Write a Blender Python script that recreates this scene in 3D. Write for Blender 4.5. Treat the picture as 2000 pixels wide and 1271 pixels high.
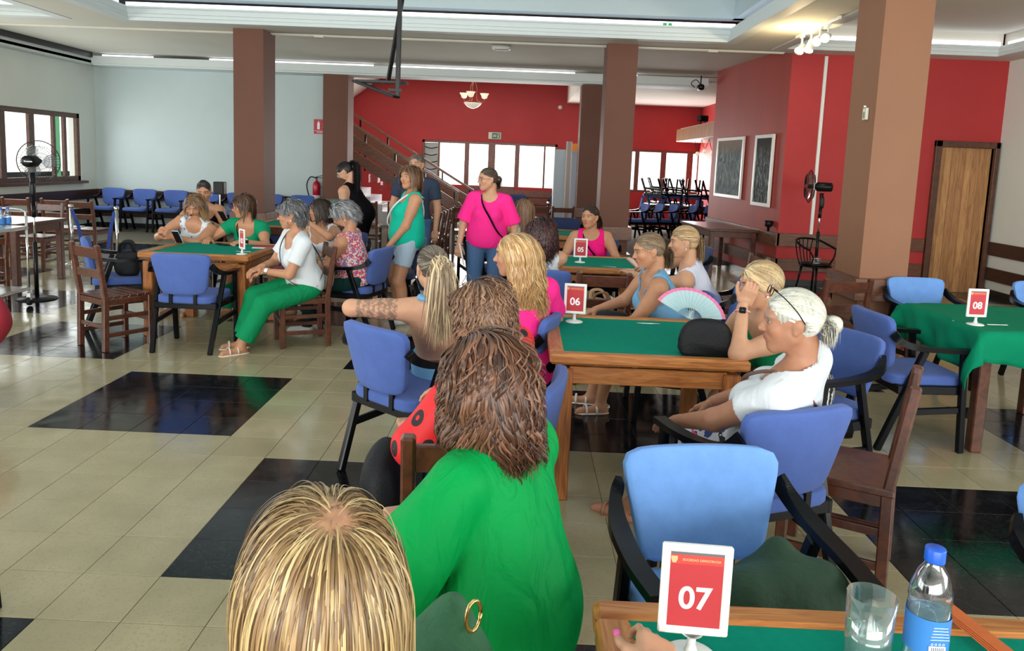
import bpy, math, random
import numpy as np
from mathutils import Matrix, Vector
for o in list(bpy.data.objects): bpy.data.objects.remove(o)
SC = bpy.context.scene; COL = SC.collection
PI = math.pi
# ---------------------------------------------------------------- camera
CAM_H, PITCH, ROLL, YAW = 1.6505, 0.125904, 0.0392835, -0.0129258
def cam_basis():
    cy, sy = math.cos(YAW), math.sin(YAW)
    f = Vector((sy*math.cos(PITCH), cy*math.cos(PITCH), -math.sin(PITCH)))
    r = Vector((cy, -sy, 0)); u = r.cross(f)
    c, s = math.cos(ROLL), math.sin(ROLL)
    return c*r+s*u, -s*r+c*u, f
cR, cU, cF = cam_basis()
cam = bpy.data.cameras.new('camera'); camo = bpy.data.objects.new('camera', cam); COL.objects.link(camo)
cam.sensor_width = 36; cam.lens = 1492.8*36/2000; cam.shift_x = 0.00105; cam.shift_y = -0.06545
cam.clip_start = 0.05; cam.clip_end = 200
m = Matrix((cR, cU, -cF)).transposed().to_4x4(); m.translation = (0, 0, CAM_H); camo.matrix_world = m
SC.camera = camo
# ---------------------------------------------------------------- world, exposure
SC.view_settings.view_transform = 'Standard'; SC.view_settings.look = 'None'
SC.view_settings.gamma = 1; SC.view_settings.use_curve_mapping = False
SC.view_settings.exposure = 0.0
W = bpy.data.worlds.new('world'); SC.world = W; W.use_nodes = True
W.node_tree.nodes['Background'].inputs[0].default_value = (1.0, 0.99, 0.96, 1)
W.node_tree.nodes['Background'].inputs[1].default_value = 2.2
def area(name, loc, rot, sx, sy, power, color=(1, 1, 1), spread=PI):
    l = bpy.data.lights.new(name, 'AREA'); l.shape = 'RECTANGLE'; l.size = sx; l.size_y = sy
    l.energy = power; l.color = color; l.spread = spread
    o = bpy.data.objects.new(name, l); COL.objects.link(o); o.location = loc; o.rotation_euler = rot
    return o
# daylight coming in through the windows of the hall (the fill lamps have no real window of their own)
area('daylight_left', (-8.6, 10.5, 1.6), (0, -PI/2, 0), 1.3, 9.0, 120, (0.93, 1, 0.98))
area('left_near_fill', (-8.6, 1.0, 1.6), (0, -PI/2, 0), 1.6, 7.0, 240, (0.93, 1, 0.98))  # added lamp before solid wall to brighten the right side, no window here
area('right_fill', (6.65, -.2, 1.75), (0, PI/2, 0), 1.5, 5.6, 200, (0.95, 1, 0.98))  # added fill lamp out of view, brightens the left wall
area('daylight_far_doors', (-0.9, 21.8, 1.5), (-PI/2, 0, 0), 4.4, 1.3, 190, (1, 0.97, 0.93))
area('daylight_far_right', (4.4, 21.8, 1.55), (-PI/2, 0, 0), 3.4, 1.1, 170, (1, 0.97, 0.93))
area('daylight_behind', (-1.0, -7.2, 2.0), (PI/2, 0, 0), 14.0, 2.2, 1250, (1, 0.98, 0.95))
area('stair_hall_fill', (-2.0, 18.5, 3.8), (0, 0, 0), 3.5, 3.0, 70, (1, 0.97, 0.92))  # fill lamp hanging free under the closed hall ceiling, no window
area('coffer_fill', (-1.3, 4.0, 4.3), (0, 0, 0), 6.0, 8.0, 110, (0.92, 0.98, 1))  # overhead fill lamp below the closed coffer ceiling, no skylight

# ---------------------------------------------------------------- materials
MATS = {}
def nt(m): return m.node_tree.nodes, m.node_tree.links
def mat(name, col, rough=0.6, metal=0.0, var=0.0, scale=6.0, bump=0.0, bscale=60.0, stretch=None, spec=0.5, col2=None, coat=0.0, sheen=0.0, emit=None, estr=0.0, rnd=0.0, wrinkle=0.0):
    if name in MATS: return MATS[name]
    m = bpy.data.materials.new(name); m.use_nodes = True; N, L = nt(m); b = N['Principled BSDF']
    c = (*col, 1)
    b.inputs['Base Color'].default_value = c; b.inputs['Roughness'].default_value = rough
    b.inputs['Metallic'].default_value = metal; b.inputs['Specular IOR Level'].default_value = spec
    b.inputs['Coat Weight'].default_value = coat; b.inputs['Sheen Weight'].default_value = sheen
    if emit: b.inputs['Emission Color'].default_value = (*emit, 1); b.inputs['Emission Strength'].default_value = estr
    if var or col2 or bump or rnd:
        tc = N.new('ShaderNodeTexCoord'); mp = N.new('ShaderNodeMapping'); L.new(tc.outputs['Object'], mp.inputs[0])
        if stretch: mp.inputs['Scale'].default_value = stretch
    last = None
    if var or col2:
        n = N.new('ShaderNodeTexNoise'); n.inputs['Scale'].default_value = scale; n.inputs['Detail'].default_value = 5
        n.inputs['Roughness'].default_value = 0.6; L.new(mp.outputs[0], n.inputs['Vector'])
        r = N.new('ShaderNodeValToRGB'); L.new(n.outputs[0], r.inputs[0])
        d = col2 if col2 else tuple(max(0, x*(1-var)) for x in col)
        r.color_ramp.elements[0].position = 0.35; r.color_ramp.elements[1].position = 0.65
        r.color_ramp.elements[0].color = (*d, 1); r.color_ramp.elements[1].color = c
        last = r.outputs[0]
    if rnd:
        oi = N.new('ShaderNodeObjectInfo'); hs = N.new('ShaderNodeHueSaturation')
        mr = N.new('ShaderNodeMapRange'); L.new(oi.outputs['Random'], mr.inputs[0]); mr.inputs[3].default_value = 1-rnd; mr.inputs[4].default_value = 1+rnd
        L.new(mr.outputs[0], hs.inputs['Value'])
        if last: L.new(last, hs.inputs['Color'])
        else: hs.inputs['Color'].default_value = c
        last = hs.outputs[0]
    if last: L.new(last, b.inputs['Base Color'])
    if bump:
        n2 = N.new('ShaderNodeTexNoise'); n2.inputs['Scale'].default_value = bscale; n2.inputs['Detail'].default_value = 3; L.new(mp.outputs[0], n2.inputs['Vector'])
        bp = N.new('ShaderNodeBump'); bp.inputs['Strength'].default_value = bump; bp.inputs['Distance'].default_value = 0.01
        L.new(n2.outputs[0], bp.inputs['Height']); L.new(bp.outputs[0], b.inputs['Normal'])
    if wrinkle:
        tc3 = N.new('ShaderNodeTexCoord'); mp3 = N.new('ShaderNodeMapping'); mp3.inputs['Rotation'].default_value = (.5, .7, .3); mp3.inputs['Scale'].default_value = (1.0, 1.0, .38); L.new(tc3.outputs['Object'], mp3.inputs[0])
        n3 = N.new('ShaderNodeTexNoise'); n3.inputs['Scale'].default_value = 11; n3.inputs['Detail'].default_value = 2.5; n3.inputs['Distortion'].default_value = 1.4; L.new(mp3.outputs[0], n3.inputs['Vector'])
        b3 = N.new('ShaderNodeBump'); b3.inputs['Strength'].default_value = wrinkle; b3.inputs['Distance'].default_value = 0.03; L.new(n3.outputs[0], b3.inputs['Height'])
        if bump: L.new(bp.outputs[0], b3.inputs['Normal'])
        L.new(b3.outputs[0], b.inputs['Normal'])
    MATS[name] = m; return m
def vcol_mat(name, rough=0.5, spec=0.4, sss=0.0, noise=0.0, aniso=0.0, bump=0.0, bscale=200):
    if name in MATS: return MATS[name]
    m = bpy.data.materials.new(name); m.use_nodes = True; N, L = nt(m); b = N['Principled BSDF']
    a = N.new('ShaderNodeAttribute'); a.attribute_name = 'Col'; last = a.outputs['Color']
    tc = N.new('ShaderNodeTexCoord')
    if noise:
        n = N.new('ShaderNodeTexNoise'); n.inputs['Scale'].default_value = 30; n.inputs['Detail'].default_value = 4; L.new(tc.outputs['Object'], n.inputs['Vector'])
        hs = N.new('ShaderNodeHueSaturation'); mr = N.new('ShaderNodeMapRange'); L.new(n.outputs[0], mr.inputs[0]); mr.inputs[1].default_value = .3; mr.inputs[2].default_value = .7
        mr.inputs[3].default_value = 1-noise; mr.inputs[4].default_value = 1+noise; L.new(mr.outputs[0], hs.inputs['Value']); L.new(last, hs.inputs['Color']); last = hs.outputs[0]
    L.new(last, b.inputs['Base Color'])
    b.inputs['Roughness'].default_value = rough; b.inputs['Specular IOR Level'].default_value = spec
    if sss:
        b.inputs['Subsurface Weight'].default_value = sss; b.inputs['Subsurface Radius'].default_value = (1, .35, .2); b.inputs['Subsurface Scale'].default_value = 0.006
    if aniso: b.inputs['Anisotropic'].default_value = aniso
    if bump:
        n2 = N.new('ShaderNodeTexNoise'); n2.inputs['Scale'].default_value = bscale; L.new(tc.outputs['Object'], n2.inputs['Vector'])
        bp = N.new('ShaderNodeBump'); bp.inputs['Strength'].default_value = bump; bp.inputs['Distance'].default_value = 0.002
        L.new(n2.outputs[0], bp.inputs['Height']); L.new(bp.outputs[0], b.inputs['Normal'])
    MATS[name] = m; return m
M = {}
M['white_wall'] = mat('white_wall', (0.52, 0.61, 0.62), 0.75, var=0.04, scale=1.5, bump=0.05, bscale=80)
M['grey_wall'] = mat('grey_wall', (0.80, 0.85, 0.80), 0.75, var=0.04, scale=1.5)
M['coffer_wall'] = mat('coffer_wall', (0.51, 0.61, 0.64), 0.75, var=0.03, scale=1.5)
M['plaster'] = mat('plaster', (0.70, 0.68, 0.60), 0.8, var=0.05, scale=1.2)
M['far_plaster'] = mat('far_plaster', (0.75, 0.72, 0.66), 0.8, var=0.05, scale=1.2)
M['cornice'] = mat('cornice', (0.66, 0.72, 0.72), 0.6)
M['red_wall'] = mat('red_wall', (0.48, 0.030, 0.032), 0.6, var=0.10, scale=1.0, bump=0.05, bscale=60)
M['red_wall_dull'] = mat('red_wall_dull', (0.42, 0.055, 0.040), 0.55, var=0.14, scale=2.5, stretch=(1, 1, .2))
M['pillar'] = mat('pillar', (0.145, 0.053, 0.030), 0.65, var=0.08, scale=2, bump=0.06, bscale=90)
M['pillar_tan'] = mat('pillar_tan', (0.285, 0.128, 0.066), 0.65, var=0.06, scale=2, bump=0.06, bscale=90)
M['dark_base'] = mat('dark_base', (0.012, 0.012, 0.014), 0.3)
def wood(name, c1, c2, rough=0.4, scale=4.0, stretch=(1, 12, 12), coat=0.2, bands=0.5):
    if name in MATS: return MATS[name]
    m = bpy.data.materials.new(name); m.use_nodes = True; N, L = nt(m); b = N['Principled BSDF']
    tc = N.new('ShaderNodeTexCoord'); mp = N.new('ShaderNodeMapping'); L.new(tc.outputs['Object'], mp.inputs[0]); mp.inputs['Scale'].default_value = stretch
    n = N.new('ShaderNodeTexNoise'); n.inputs['Scale'].default_value = scale; n.inputs['Detail'].default_value = 6; n.inputs['Distortion'].default_value = 1.2; L.new(mp.outputs[0], n.inputs['Vector'])
    r = N.new('ShaderNodeValToRGB'); L.new(n.outputs[0], r.inputs[0]); r.color_ramp.elements[0].position = 0.35; r.color_ramp.elements[1].position = 0.66
    r.color_ramp.elements[0].color = (*c2, 1); r.color_ramp.elements[1].color = (*c1, 1)
    L.new(r.outputs[0], b.inputs['Base Color']); b.inputs['Roughness'].default_value = rough; b.inputs['Coat Weight'].default_value = coat; b.inputs['Coat Roughness'].default_value = 0.25
    bp = N.new('ShaderNodeBump'); bp.inputs['Strength'].default_value = 0.1; bp.inputs['Distance'].default_value = 0.004; L.new(n.outputs[0], bp.inputs['Height']); L.new(bp.outputs[0], b.inputs['Normal'])
    MATS[name] = m; return m
M['honey_x'] = wood('honey_wood_x', (0.54, 0.215, 0.055), (0.32, 0.10, 0.022), 0.4, 3, (2, 22, 22), .06)
M['honey_y'] = wood('honey_wood_y', (0.52, 0.205, 0.052), (0.30, 0.095, 0.021), 0.4, 3, (22, 2, 22), .06)
M['honey_z'] = wood('honey_wood_z', (0.48, 0.17, 0.04), (0.23, 0.068, 0.015), 0.4, 3, (26, 26, 1.6), .06)
M['red_wood'] = wood('reddish_brown_wood', (0.125, 0.036, 0.016), (0.060, 0.018, 0.010), 0.32, 4, (4, 4, 4), 0.3)
M['rail_wood'] = wood('rail_wood', (0.20, 0.075, 0.035), (0.10, 0.035, 0.018), 0.4, 3, (2, 2, 18))
M['rail_dark'] = wood('rail_dark_wood', (0.055, 0.018, 0.012), (0.030, 0.010, 0.008), 0.4, 3, (2, 2, 18))
M['door_wood'] = wood('door_wood', (0.52, 0.26, 0.105), (0.33, 0.15, 0.058), 0.45, 3, (9, 9, 1.0), 0.05)
M['door_wood_pale'] = wood('door_wood_pale', (0.62, 0.33, 0.13), (0.42, 0.20, 0.08), 0.45, 3, (9, 9, 1.0), 0.05)
M['frame_wood'] = wood('frame_wood', (0.12, 0.045, 0.022), (0.07, 0.024, 0.014), 0.4, 4, (3, 3, 3))
M['far_frame'] = wood('far_frame_wood', (0.22, 0.075, 0.05), (0.15, 0.05, 0.035), 0.5, 4, (3, 3, 3))
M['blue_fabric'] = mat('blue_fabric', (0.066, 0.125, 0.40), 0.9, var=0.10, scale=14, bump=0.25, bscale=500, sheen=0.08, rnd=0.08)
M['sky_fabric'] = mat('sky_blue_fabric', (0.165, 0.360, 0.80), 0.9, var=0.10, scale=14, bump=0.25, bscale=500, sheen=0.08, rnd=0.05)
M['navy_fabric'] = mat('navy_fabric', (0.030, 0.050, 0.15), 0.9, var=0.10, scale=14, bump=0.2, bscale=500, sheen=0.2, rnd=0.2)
M['black_wood'] = mat('black_lacquered_wood', (0.004, 0.0045, 0.006), 0.22, spec=0.16, coat=0.0)
M['felt'] = mat('green_felt', (0.001, 0.24, 0.16), 0.95, var=0.10, scale=40, spec=0.1, bump=0.15, bscale=900)
M['cloth_green'] = mat('green_tablecloth', (0.001, 0.22, 0.11), 0.9, var=0.08, scale=5, spec=0.15)
M['white_plastic'] = mat('white_plastic', (0.82, 0.84, 0.82), 0.3)
M['chrome'] = mat('chrome', (0.75, 0.76, 0.76), 0.18, metal=1)
M['steel'] = mat('steel', (0.62, 0.63, 0.62), 0.3, metal=1)
M['black_plastic'] = mat('black_plastic', (0.006, 0.006, 0.007), 0.35, spec=0.25)
M['rubber'] = mat('rubber', (0.02, 0.02, 0.02), 0.7)
M['belt'] = mat('blue_belt', (0.02, 0.06, 0.32), 0.7)
M['warm_lamp'] = mat('warm_lamp', (1, .85, .55), 0.4, emit=(1, .78, .42), estr=14)
M['led'] = mat('led_strip', (1, 1, 1), 0.4, emit=(0.86, 0.86, 1.0), estr=1.9)
M['gold'] = mat('gold', (0.85, 0.58, 0.22), 0.25, metal=1)
M['marble'] = mat('white_marble', (0.72, 0.72, 0.76), 0.25, var=0.1, scale=6)
M['far_panel'] = mat('pale_blue_panel', (0.52, 0.60, 0.68), 0.6)
def glass(name, col=(1, 1, 1), rough=0.0, ior=1.45):
    m = bpy.data.materials.new(name); m.use_nodes = True; b = m.node_tree.nodes['Principled BSDF']
    b.inputs['Base Color'].default_value = (*col, 1); b.inputs['Roughness'].default_value = rough; b.inputs['IOR'].default_value = ior; b.inputs['Transmission Weight'].default_value = 1
    return m
def thin_glass(name, col, fac, rough=0.05, milk=0.0):
    # see-through shell: mirror-like share grows toward grazing angles
    m = bpy.data.materials.new(name); m.use_nodes = True; N, L = nt(m); N.remove(N['Principled BSDF'])
    t = N.new('ShaderNodeBsdfTransparent'); g = N.new('ShaderNodeBsdfGlossy'); g.inputs['Roughness'].default_value = rough
    t.inputs[0].default_value = (*col, 1); mx = N.new('ShaderNodeMixShader'); lw = N.new('ShaderNodeLayerWeight'); lw.inputs[0].default_value = .35; mr = N.new('ShaderNodeMapRange'); L.new(lw.outputs['Facing'], mr.inputs[0]); mr.inputs[3].default_value = fac*.6; mr.inputs[4].default_value = min(1, fac*.6+.55 if fac > .08 else fac); L.new(mr.outputs[0], mx.inputs[0])
    src = t.outputs[0]
    if milk:
        df = N.new('ShaderNodeBsdfDiffuse'); df.inputs[0].default_value = (.80, .92, .94, 1); m2 = N.new('ShaderNodeMixShader'); m2.inputs[0].default_value = milk; L.new(t.outputs[0], m2.inputs[1]); L.new(df.outputs[0], m2.inputs[2]); src = m2.outputs[0]
    L.new(src, mx.inputs[1]); L.new(g.outputs[0], mx.inputs[2]); L.new(mx.outputs[0], N['Material Output'].inputs[0]); return m
M['pane'] = thin_glass('window_pane_glass', (1, 1, 1), 0.06)
M['acrylic'] = thin_glass('clear_acrylic', (0.93, 0.95, 0.97), 0.07)
M['glass'] = thin_glass('clear_glass', (0.95, 0.98, 0.98), 0.12, 0.03, .04)
M['water'] = thin_glass('water', (0.86, 0.97, 0.97), 0.10, 0.02, .14)
M['ice'] = thin_glass('ice', (0.85, 0.93, 0.97), 0.25, 0.25, .4)
M['pet'] = thin_glass('clear_bottle_plastic', (0.86, 0.93, 1.0), 0.14, 0.08)

# ---------------------------------------------------------------- mesh helpers
class MB:
    def __init__(s): s.v = []; s.f = []; s.n = 0
    def add(s, vs, fs):
        s.v.extend([tuple(map(float, p)) for p in vs]); s.f.extend([tuple(i+s.n for i in f) for f in fs]); s.n += len(vs); return s
    def box(s, c, d, ch=0.0, R=None):
        """box centred at c with size d, optional chamfer ch, optional 3x3 rotation"""
        hx, hy, hz = d[0]/2, d[1]/2, d[2]/2
        if ch <= 0:
            vs = [(x*hx, y*hy, z*hz) for z in (-1, 1) for y in (-1, 1) for x in (-1, 1)]
            fs = [(0, 2, 3, 1), (4, 5, 7, 6), (0, 1, 5, 4), (2, 6, 7, 3), (0, 4, 6, 2), (1, 3, 7, 5)]
        else:
            ch = min(ch, hx*.9, hy*.9, hz*.9); vs = []; idx = {}
            for sx in (-1, 1):
                for sy in (-1, 1):
                    for sz in (-1, 1):
                        for a in range(3):
                            p = [sx*(hx-ch), sy*(hy-ch), sz*(hz-ch)]; p[a] += (sx, sy, sz)[a]*ch
                            idx[(sx, sy, sz, a)] = len(vs); vs.append(tuple(p))
            fs = []
            def q(l, n):
                P = [np.array(vs[i]) for i in l]; nn = np.cross(P[1]-P[0], P[2]-P[0])
                fs.append(tuple(l) if nn@np.array(n) > 0 else tuple(l[::-1]))
            for a in range(3):
                b, c2 = [(1, 2), (0, 2), (0, 1)][a]
                for sg in (-1, 1):
                    l = []
                    for (sb, scc) in ((-1, -1), (1, -1), (1, 1), (-1, 1)):
                        k = [0, 0, 0]; k[a] = sg; k[b] = sb; k[c2] = scc; l.append(idx[(*k, a)])
                    n = [0, 0, 0]; n[a] = sg; q(l, n)
            for a in range(3):
                b, c2 = [(1, 2), (0, 2), (0, 1)][a]
                for sb in (-1, 1):
                    for scc in (-1, 1):
                        l = []
                        for sa, first in ((-1, b), (-1, c2), (1, c2), (1, b)):
                            k = [0, 0, 0]; k[a] = sa; k[b] = sb; k[c2] = scc; l.append(idx[(*k, first)])
                        n = [0, 0, 0]; n[b] = sb; n[c2] = scc; q(l, n)
            for sx in (-1, 1):
                for sy in (-1, 1):
                    for sz in (-1, 1): q([idx[(sx, sy, sz, a)] for a in range(3)], (sx, sy, sz))
        vs = np.array(vs, float)
        if R is not None: vs = vs@np.array(R).T
        return s.add(vs+np.array(c, float), fs)
    def beam(s, a, b, w, h, ch=0.003, up=(0, 0, 1)):
        """bar from a to b, w across, h along 'up'"""
        a = np.array(a, float); b = np.array(b, float); z = b-a; l = np.linalg.norm(z); z /= l
        u = np.array(up, float)
        if abs(z@u) > .98: u = np.array((0, 1, 0.))
        x = np.cross(u, z); x /= np.linalg.norm(x); y = np.cross(z, x)
        return s.box((a+b)/2, (w, h, l), ch, np.array((x, y, z)).T)
    def tube(s, pts, r, n=8, cap=True, flat=1.0, up=(0, 0, 1)):
        P = np.array(pts, float); m_ = len(P); rr = np.broadcast_to(np.array(r, float), (m_,))
        T = np.gradient(P, axis=0); T /= np.linalg.norm(T, axis=1)[:, None]+1e-9
        u = np.array(up, float); vs = []; 
        X = np.cross(T[0], u)
        if np.linalg.norm(X) < 1e-3: X = np.cross(T[0], (1, 0.01, 0))
        X /= np.linalg.norm(X)
        for i in range(m_):
            X = X-T[i]*(X@T[i]); X /= np.linalg.norm(X)+1e-9; Y = np.cross(T[i], X)
            for k in range(n):
                a = 2*PI*k/n; vs.append(P[i]+rr[i]*(math.cos(a)*X+math.sin(a)*Y*flat))
        fs = [(i*n+k, i*n+(k+1) % n, (i+1)*n+(k+1) % n, (i+1)*n+k) for i in range(m_-1) for k in range(n)]
        if cap: fs += [tuple(range(n-1, -1, -1)), tuple((m_-1)*n+k for k in range(n))]
        return s.add(vs, fs)
    def lathe(s, prof, c=(0, 0, 0), n=24, cap=False):
        vs = [(c[0]+r*math.cos(2*PI*k/n), c[1]+r*math.sin(2*PI*k/n), c[2]+z) for r, z in prof for k in range(n)]
        fs = [(i*n+k, i*n+(k+1) % n, (i+1)*n+(k+1) % n, (i+1)*n+k) for i in range(len(prof)-1) for k in range(n)]
        if cap: fs += [tuple(range(n-1, -1, -1)), tuple((len(prof)-1)*n+k for k in range(n))]
        return s.add(vs, fs)
    def prism(s, poly, z0, z1):
        """vertical extrusion of a counter-clockwise xy polygon"""
        n = len(poly); vs = [(x, y, z0) for x, y in poly]+[(x, y, z1) for x, y in poly]
        return s.add(vs, [tuple(range(n-1, -1, -1)), tuple(range(n, 2*n))]+[(k, (k+1) % n, n+(k+1) % n, n+k) for k in range(n)])
    def pad(s, c, d, e=0.35, n=10, bend=None, R=None):
        """rounded cushion: cube grid mapped to a superellipsoid of size d, bend(p) reshapes"""
        vs = []; key = {}; fs = []; rng = np.linspace(-1, 1, n+1)
        for a in range(3):
            for sg in (-1, 1):
                g = {}
                for i, u in enumerate(rng):
                    for j, w in enumerate(rng):
                        p = [0, 0, 0]; p[a] = sg; p[(a+1) % 3] = u; p[(a+2) % 3] = w
                        k = tuple(round(t, 5) for t in p)
                        if k not in key: key[k] = len(vs); vs.append(p)
                        g[i, j] = key[k]
                for i in range(n):
                    for j in range(n):
                        f = (g[i, j], g[i+1, j], g[i+1, j+1], g[i, j+1]); fs.append(f if sg > 0 else f[::-1])
        p = np.array(vs, float); q = 2/e
        t = np.tan(p*PI/4)
        nrm = (np.abs(t)**q).sum(1)**(1/q); o = t/nrm[:, None]*np.array(d)/2
        if bend: o = bend(o)
        if R is not None: o = o@np.array(R).T
        return s.add(o+np.array(c, float), fs)
def link(name, me, parent=None, loc=None, rz=0):
    o = bpy.data.objects.new(name, me); COL.objects.link(o)
    if parent: o.parent = parent
    if loc is not None: o.location = loc
    if rz: o.rotation_euler = (0, 0, rz)
    return o
def mesh(name, mb, m, smooth=False):
    me = bpy.data.meshes.new(name); me.from_pydata(mb.v, [], mb.f); me.materials.append(m)
    if smooth: me.shade_smooth()
    return me
def obj(name, mb, m, parent=None, smooth=False, loc=None, rz=0):
    return link(name, mesh(name, mb, m, smooth), parent, loc, rz)
def tag(o, label=None, cat=None, group=None, kind=None):
    if label: o['label'] = label
    if cat: o['category'] = cat
    if group: o['group'] = group
    if kind: o['kind'] = kind
    return o
def thing(name, label, cat, loc=(0, 0, 0), rz=0, group=None):
    o = bpy.data.objects.new(name, None); COL.objects.link(o); o.location = loc; o.rotation_euler = (0, 0, rz); o.empty_display_size = .1
    return tag(o, label, cat, group)
def dup(root, loc, rz, label, group=None, mats=None, rot=None):
    def cp(o, par):
        c = o.copy(); COL.objects.link(c)
        if par: c.parent = par
        for ch in o.children: cp(ch, c)
        return c
    r = cp(root, None); r.location = loc; r.rotation_euler = rot if rot else (0, 0, rz); r['label'] = label
    if group: r['group'] = group
    elif 'group' in r.keys(): del r['group']
    return r
def struct(name, mb, m, parent=None, smooth=False):
    o = obj(name, mb, m, parent, smooth)
    if parent is None: o['kind'] = 'structure'
    return o
def text(name, body, size, m, parent, loc, rot, extrude=0.0006, align='CENTER'):
    cu = bpy.data.curves.new(name, 'FONT'); cu.body = body; cu.size = size; cu.extrude = extrude; cu.align_x = align; cu.align_y = 'CENTER'; cu.offset = size*.022
    o = bpy.data.objects.new(name, cu); COL.objects.link(o); bpy.context.view_layer.update()
    me = bpy.data.meshes.new_from_object(o); bpy.data.objects.remove(o); me.materials.clear(); me.materials.append(m)
    r = link(name, me, parent, loc); r.rotation_euler = rot; return r
def rotz(a): c, s = math.cos(a), math.sin(a); return np.array([[c, -s, 0], [s, c, 0], [0, 0, 1.]])
def rotx(a): c, s = math.cos(a), math.sin(a); return np.array([[1, 0, 0], [0, c, -s], [0, s, c.real]])
def bez(p, n=10):
    """smooth curve through points (Catmull-Rom)"""
    P = [np.array(q, float) for q in p]; P = [2*P[0]-P[1]]+P+[2*P[-1]-P[-2]]; out = []
    for i in range(1, len(P)-2):
        for t in np.linspace(0, 1, n, endpoint=False):
            out.append(.5*((2*P[i])+(-P[i-1]+P[i+1])*t+(2*P[i-1]-5*P[i]+4*P[i+1]-P[i+2])*t*t+(-P[i-1]+3*P[i]-3*P[i+1]+P[i+2])*t**3))
    out.append(P[-2]); return out
# ================================================================ FLOOR
T = 0.30; U0, V0 = 9.4956, 15.7728
def tmat(name, c1, c2, c3, rough, rnd):
    m = bpy.data.materials.new(name); m.use_nodes = True; N, L = nt(m); b = N['Principled BSDF']
    tc = N.new('ShaderNodeTexCoord'); ge = N.new('ShaderNodeNewGeometry')
    v = N.new('ShaderNodeTexVoronoi'); v.inputs['Scale'].default_value = 160; L.new(ge.outputs['Position'], v.inputs['Vector'])
    n = N.new('ShaderNodeTexNoise'); n.inputs['Scale'].default_value = 3.5; n.inputs['Detail'].default_value = 6; L.new(ge.outputs['Position'], n.inputs['Vector'])
    r = N.new('ShaderNodeValToRGB'); L.new(n.outputs[0], r.inputs[0]); r.color_ramp.elements[0].position = .3; r.color_ramp.elements[1].position = .7
    r.color_ramp.elements[0].color = (*c2, 1); r.color_ramp.elements[1].color = (*c1, 1)
    mx = N.new('ShaderNodeMix'); mx.data_type = 'RGBA'; sp = N.new('ShaderNodeSeparateColor'); L.new(v.outputs['Color'], sp.inputs[0])
    mr = N.new('ShaderNodeMath'); mr.operation = 'GREATER_THAN'; mr.inputs[1].default_value = .86; L.new(sp.outputs[0], mr.inputs[0])
    mm = N.new('ShaderNodeMath'); mm.operation = 'MULTIPLY'; mm.inputs[1].default_value = .35; L.new(mr.outputs[0], mm.inputs[0]); L.new(mm.outputs[0], mx.inputs[0])
    L.new(r.outputs[0], mx.inputs[6]); mx.inputs[7].default_value = (*c3, 1)
    oi = N.new('ShaderNodeObjectInfo'); hs = N.new('ShaderNodeHueSaturation'); ma = N.new('ShaderNodeMapRange'); L.new(oi.outputs['Random'], ma.inputs[0])
    ma.inputs[3].default_value = 1-rnd; ma.inputs[4].default_value = 1+rnd; L.new(ma.outputs[0], hs.inputs['Value']); L.new(mx.outputs[2], hs.inputs['Color']); L.new(hs.outputs[0], b.inputs['Base Color'])
    n3 = N.new('ShaderNodeTexNoise'); n3.inputs['Scale'].default_value = 9; n3.inputs['Detail'].default_value = 5; L.new(ge.outputs['Position'], n3.inputs['Vector'])
    m3 = N.new('ShaderNodeMapRange'); L.new(n3.outputs[0], m3.inputs[0]); m3.inputs[1].default_value = .3; m3.inputs[2].default_value = .7; m3.inputs[3].default_value = rough; m3.inputs[4].default_value = rough+.10; L.new(m3.outputs[0], b.inputs['Roughness'])
    n4 = N.new('ShaderNodeTexNoise'); n4.inputs['Scale'].default_value = 22; L.new(ge.outputs['Position'], n4.inputs['Vector'])
    bp = N.new('ShaderNodeBump'); bp.inputs['Strength'].default_value = .025; bp.inputs['Distance'].default_value = .004; L.new(n4.outputs[0], bp.inputs['Height']); L.new(bp.outputs[0], b.inputs['Normal'])
    return m
M['cream_tile'] = tmat('cream_terrazzo_tile', (0.415, 0.36, 0.22), (0.34, 0.295, 0.175), (0.27, 0.23, 0.15), .10, .05)
M['black_tile'] = tmat('black_terrazzo_tile', (0.006, 0.0065, 0.008), (0.003, 0.0035, 0.005), (0.06, 0.06, 0.065), .09, .15)
M['grout'] = mat('dark_grout', (0.10, 0.09, 0.065), 0.8)
flo = MB(); flo.box((-1, 7.3, -0.10), (16.5, 31.2, 0.19)); floor = struct('floor', flo, M['grout'])
def tile_black(u, v): return (u//5+v//5) % 2 == 0 and u % 5 < 4 and v % 5 < 4
tm = {}
for k in ('cream_tile', 'black_tile'):
    b_ = MB(); b_.box((0, 0, -0.003), (T-.0022, T-.0022, 0.006), 0.0012); tm[k] = mesh('tile', b_, M[k])
cells = []
rest = {'cream_tile': MB(), 'black_tile': MB()}
far_tiles = []
for u in range(-22, 34):
    for v in range(-25, 60):
        x = (u+.5-U0)*T; y = (v+.5-V0)*T
        if x < -8.8 or x > 6.8 or y > 22.0 or y < -3.3: continue
        if y > 11.2 and x > 3.75: continue
        d = Vector((x, y, 0))-Vector((0, 0, CAM_H)); w = d.dot(cF); vis = False
        if w > .2:
            px = d.dot(cR)/w*1492.8+997.9; py = 504.6-d.dot(cU)/w*1492.8
            vis = -60 < px < 2060 and py < 1330
        (cells if vis else far_tiles).append((d.length, x, y, 'black_tile' if tile_black(u, v) else 'cream_tile'))
cells.sort(); 
for d, x, y, k in cells[:300]: link('tile', tm[k], floor, (x, y, 0))
for d, x, y, k in cells[300:]+far_tiles: rest[k].box((x, y, -0.003), (T-.0022, T-.0022, 0.006), 0.0 if d > 9 else 0.0012)
for k in rest: tag(obj('distant_tiles' if k == 'cream_tile' else 'distant_black_tiles', rest[k], M[k], floor), kind='stuff')

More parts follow.
